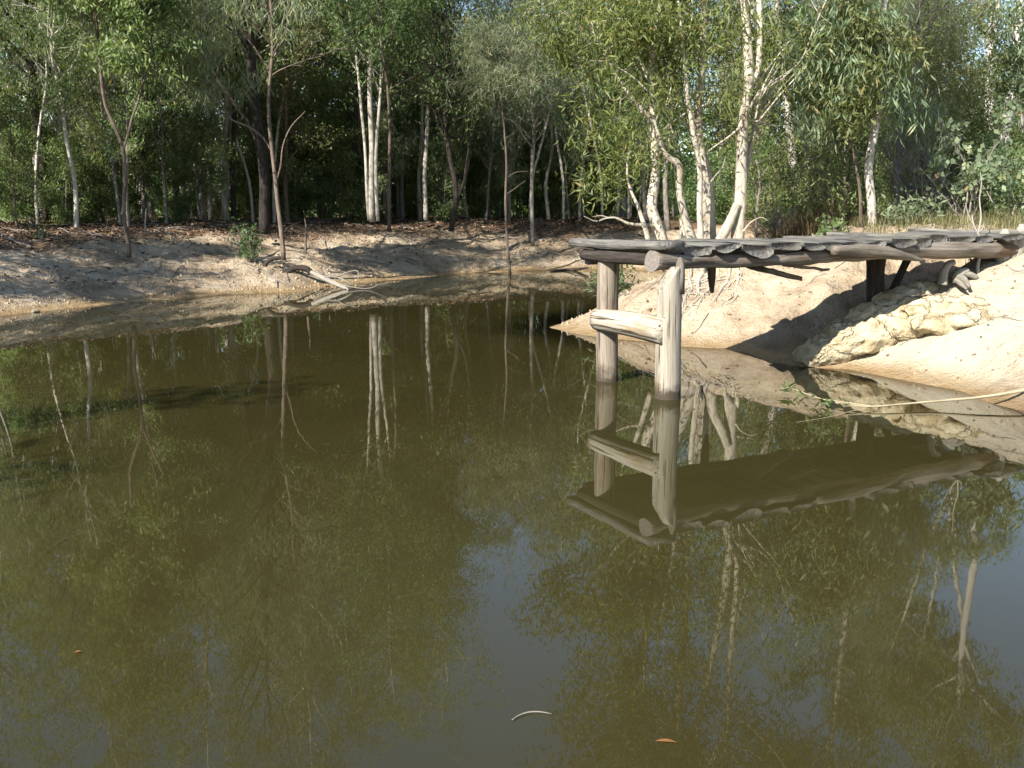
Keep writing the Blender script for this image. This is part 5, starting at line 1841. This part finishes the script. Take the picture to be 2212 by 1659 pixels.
# long stem lying out over the water at right, leafy at its tip
stem_px = [(2300, 818), (2212, 843), (2120, 858), (2030, 866), (1950, 873), (1870, 878), (1810, 870), (1760, 857), (1722, 843), (1700, 836)]
zz = [.16, .13, .09, .06, .045, .035, .035, .04, .05, .07]
pts = [onz(u, v, z) for (u, v), z in zip(stem_px, zz)]
fb = thing('fallen_branch', 'long straw-coloured fallen stem reaching over the water, green leaves at its tip', 'branch', tuple(pts[0]))
mb = MB()
mb.tube(spline(pts, 50) - pts[0], np.interp(np.linspace(0, 1, 50), np.linspace(0, 1, 10), [.024, .022, .019, .015, .012, .010, .008, .006, .004, .0025]), 7, True, .1, 2)
link('stem', mb.mesh('stem', M['stick']), fb)
mb = MB()
mb.tube(spline([onz(1880, 877, .035), onz(1820, 868, .06), onz(1778, 862, .05)], 10) - pts[0], np.linspace(.006, .002, 10), 5, False)
mb.tube(spline([onz(1900, 876, .03), onz(1840, 888, .012), onz(1780, 903, .008), onz(1720, 912, .006)], 14) - pts[0], np.linspace(.003, .0012, 14), 5, False)
link('side_twig', mb.mesh('side_twig', M['stick']), fb)
r = np.random.default_rng(99)
tips = [(1695, 834, 5), (1702, 840, 5), (1722, 845, 4), (1745, 855, 4), (1765, 862, 4), (1790, 868, 3), (1800, 862, 3)]
for (u, v, n_) in tips:
    for _ in range(n_):
        c = onz(u + r.normal(0, 5), v + r.normal(0, 3), .06)
        d = r.normal(0, 1, 3); d[2] = r.uniform(-.7, .9) if u < 1720 else r.uniform(-.9, .2)
        d /= np.linalg.norm(d)
        s = np.cross(d, r.normal(0, 1, 3)); s /= np.linalg.norm(s)
        L_ = r.uniform(.07, .12)
        nn = np.cross(d, s)
        c[2] = max(c[2], .012)
        vs = []
        for f, w in ((0, .004), (.3, .011), (.65, .009), (1, .001)):
            q = c + d * L_ * f + nn * .015 * math.sin(f * 3)
            q[2] = max(q[2], .006)
            vs += [q - s * w - pts[0], q + s * w - pts[0]]
        link('leaf', np_mesh('leaf', vs, [(0, 1, 3, 2), (2, 3, 5, 4), (4, 5, 7, 6)], None, [M['leaf_fresh']], True, {'lv': np.full(8, r.uniform(.3, .85))}), fb)

# bits floating on the pond
def floater(name, label, pix, rad, m, cat):
    pts = [onz(u, v, .006) for u, v in pix]
    mb = MB()
    mb.tube(spline(pts, 14) - pts[0], np.interp(np.linspace(0, 1, 14), np.linspace(0, 1, len(rad)), rad), 6, True, .1, 3)
    o = link(name, mb.mesh(name, M[m]), None, tuple(pts[0]))
    return tag(o, label, cat)
floater('floating_twig', 'slim pale twig floating on open water at bottom centre', [(1106, 1555), (1120, 1546), (1145, 1538), (1170, 1538), (1192, 1542)], [.0015, .0028, .0032, .0022, .001], 'deadwood', 'twig')

def float_leaf(label, u0, v0, u1, v1, w):
    a_, b_ = onz(u0, v0, .004), onz(u1, v1, .004)
    d = b_ - a_
    s = np.array((-d[1], d[0], 0)) / np.linalg.norm(d) * w
    vs, q = [], []
    for f, k_ in ((0, .1), (.25, .8), (.5, 1), (.75, .7), (1, .05)):
        c = d * f + np.array((0, 0, .006 * math.sin(f * 3.1)))
        vs += [c - s * k_, c + s * k_]
    for i in range(4):
        q.append((2 * i, 2 * i + 1, 2 * i + 3, 2 * i + 2))
    o = link('floating_leaf', np_mesh('floating_leaf', vs, q, None, [M['fern']], True, {'lv': np.full(10, .25)}), None, tuple(a_))
    return tag(o, label, 'leaf', 'leaves floating on the pond')
float_leaf('orange-brown leaf floating at bottom of the picture right of the twig', 1416, 1600, 1463, 1604, .010)
float_leaf('orange-brown leaf floating near the left edge of the water', 160, 1410, 178, 1408, .008)
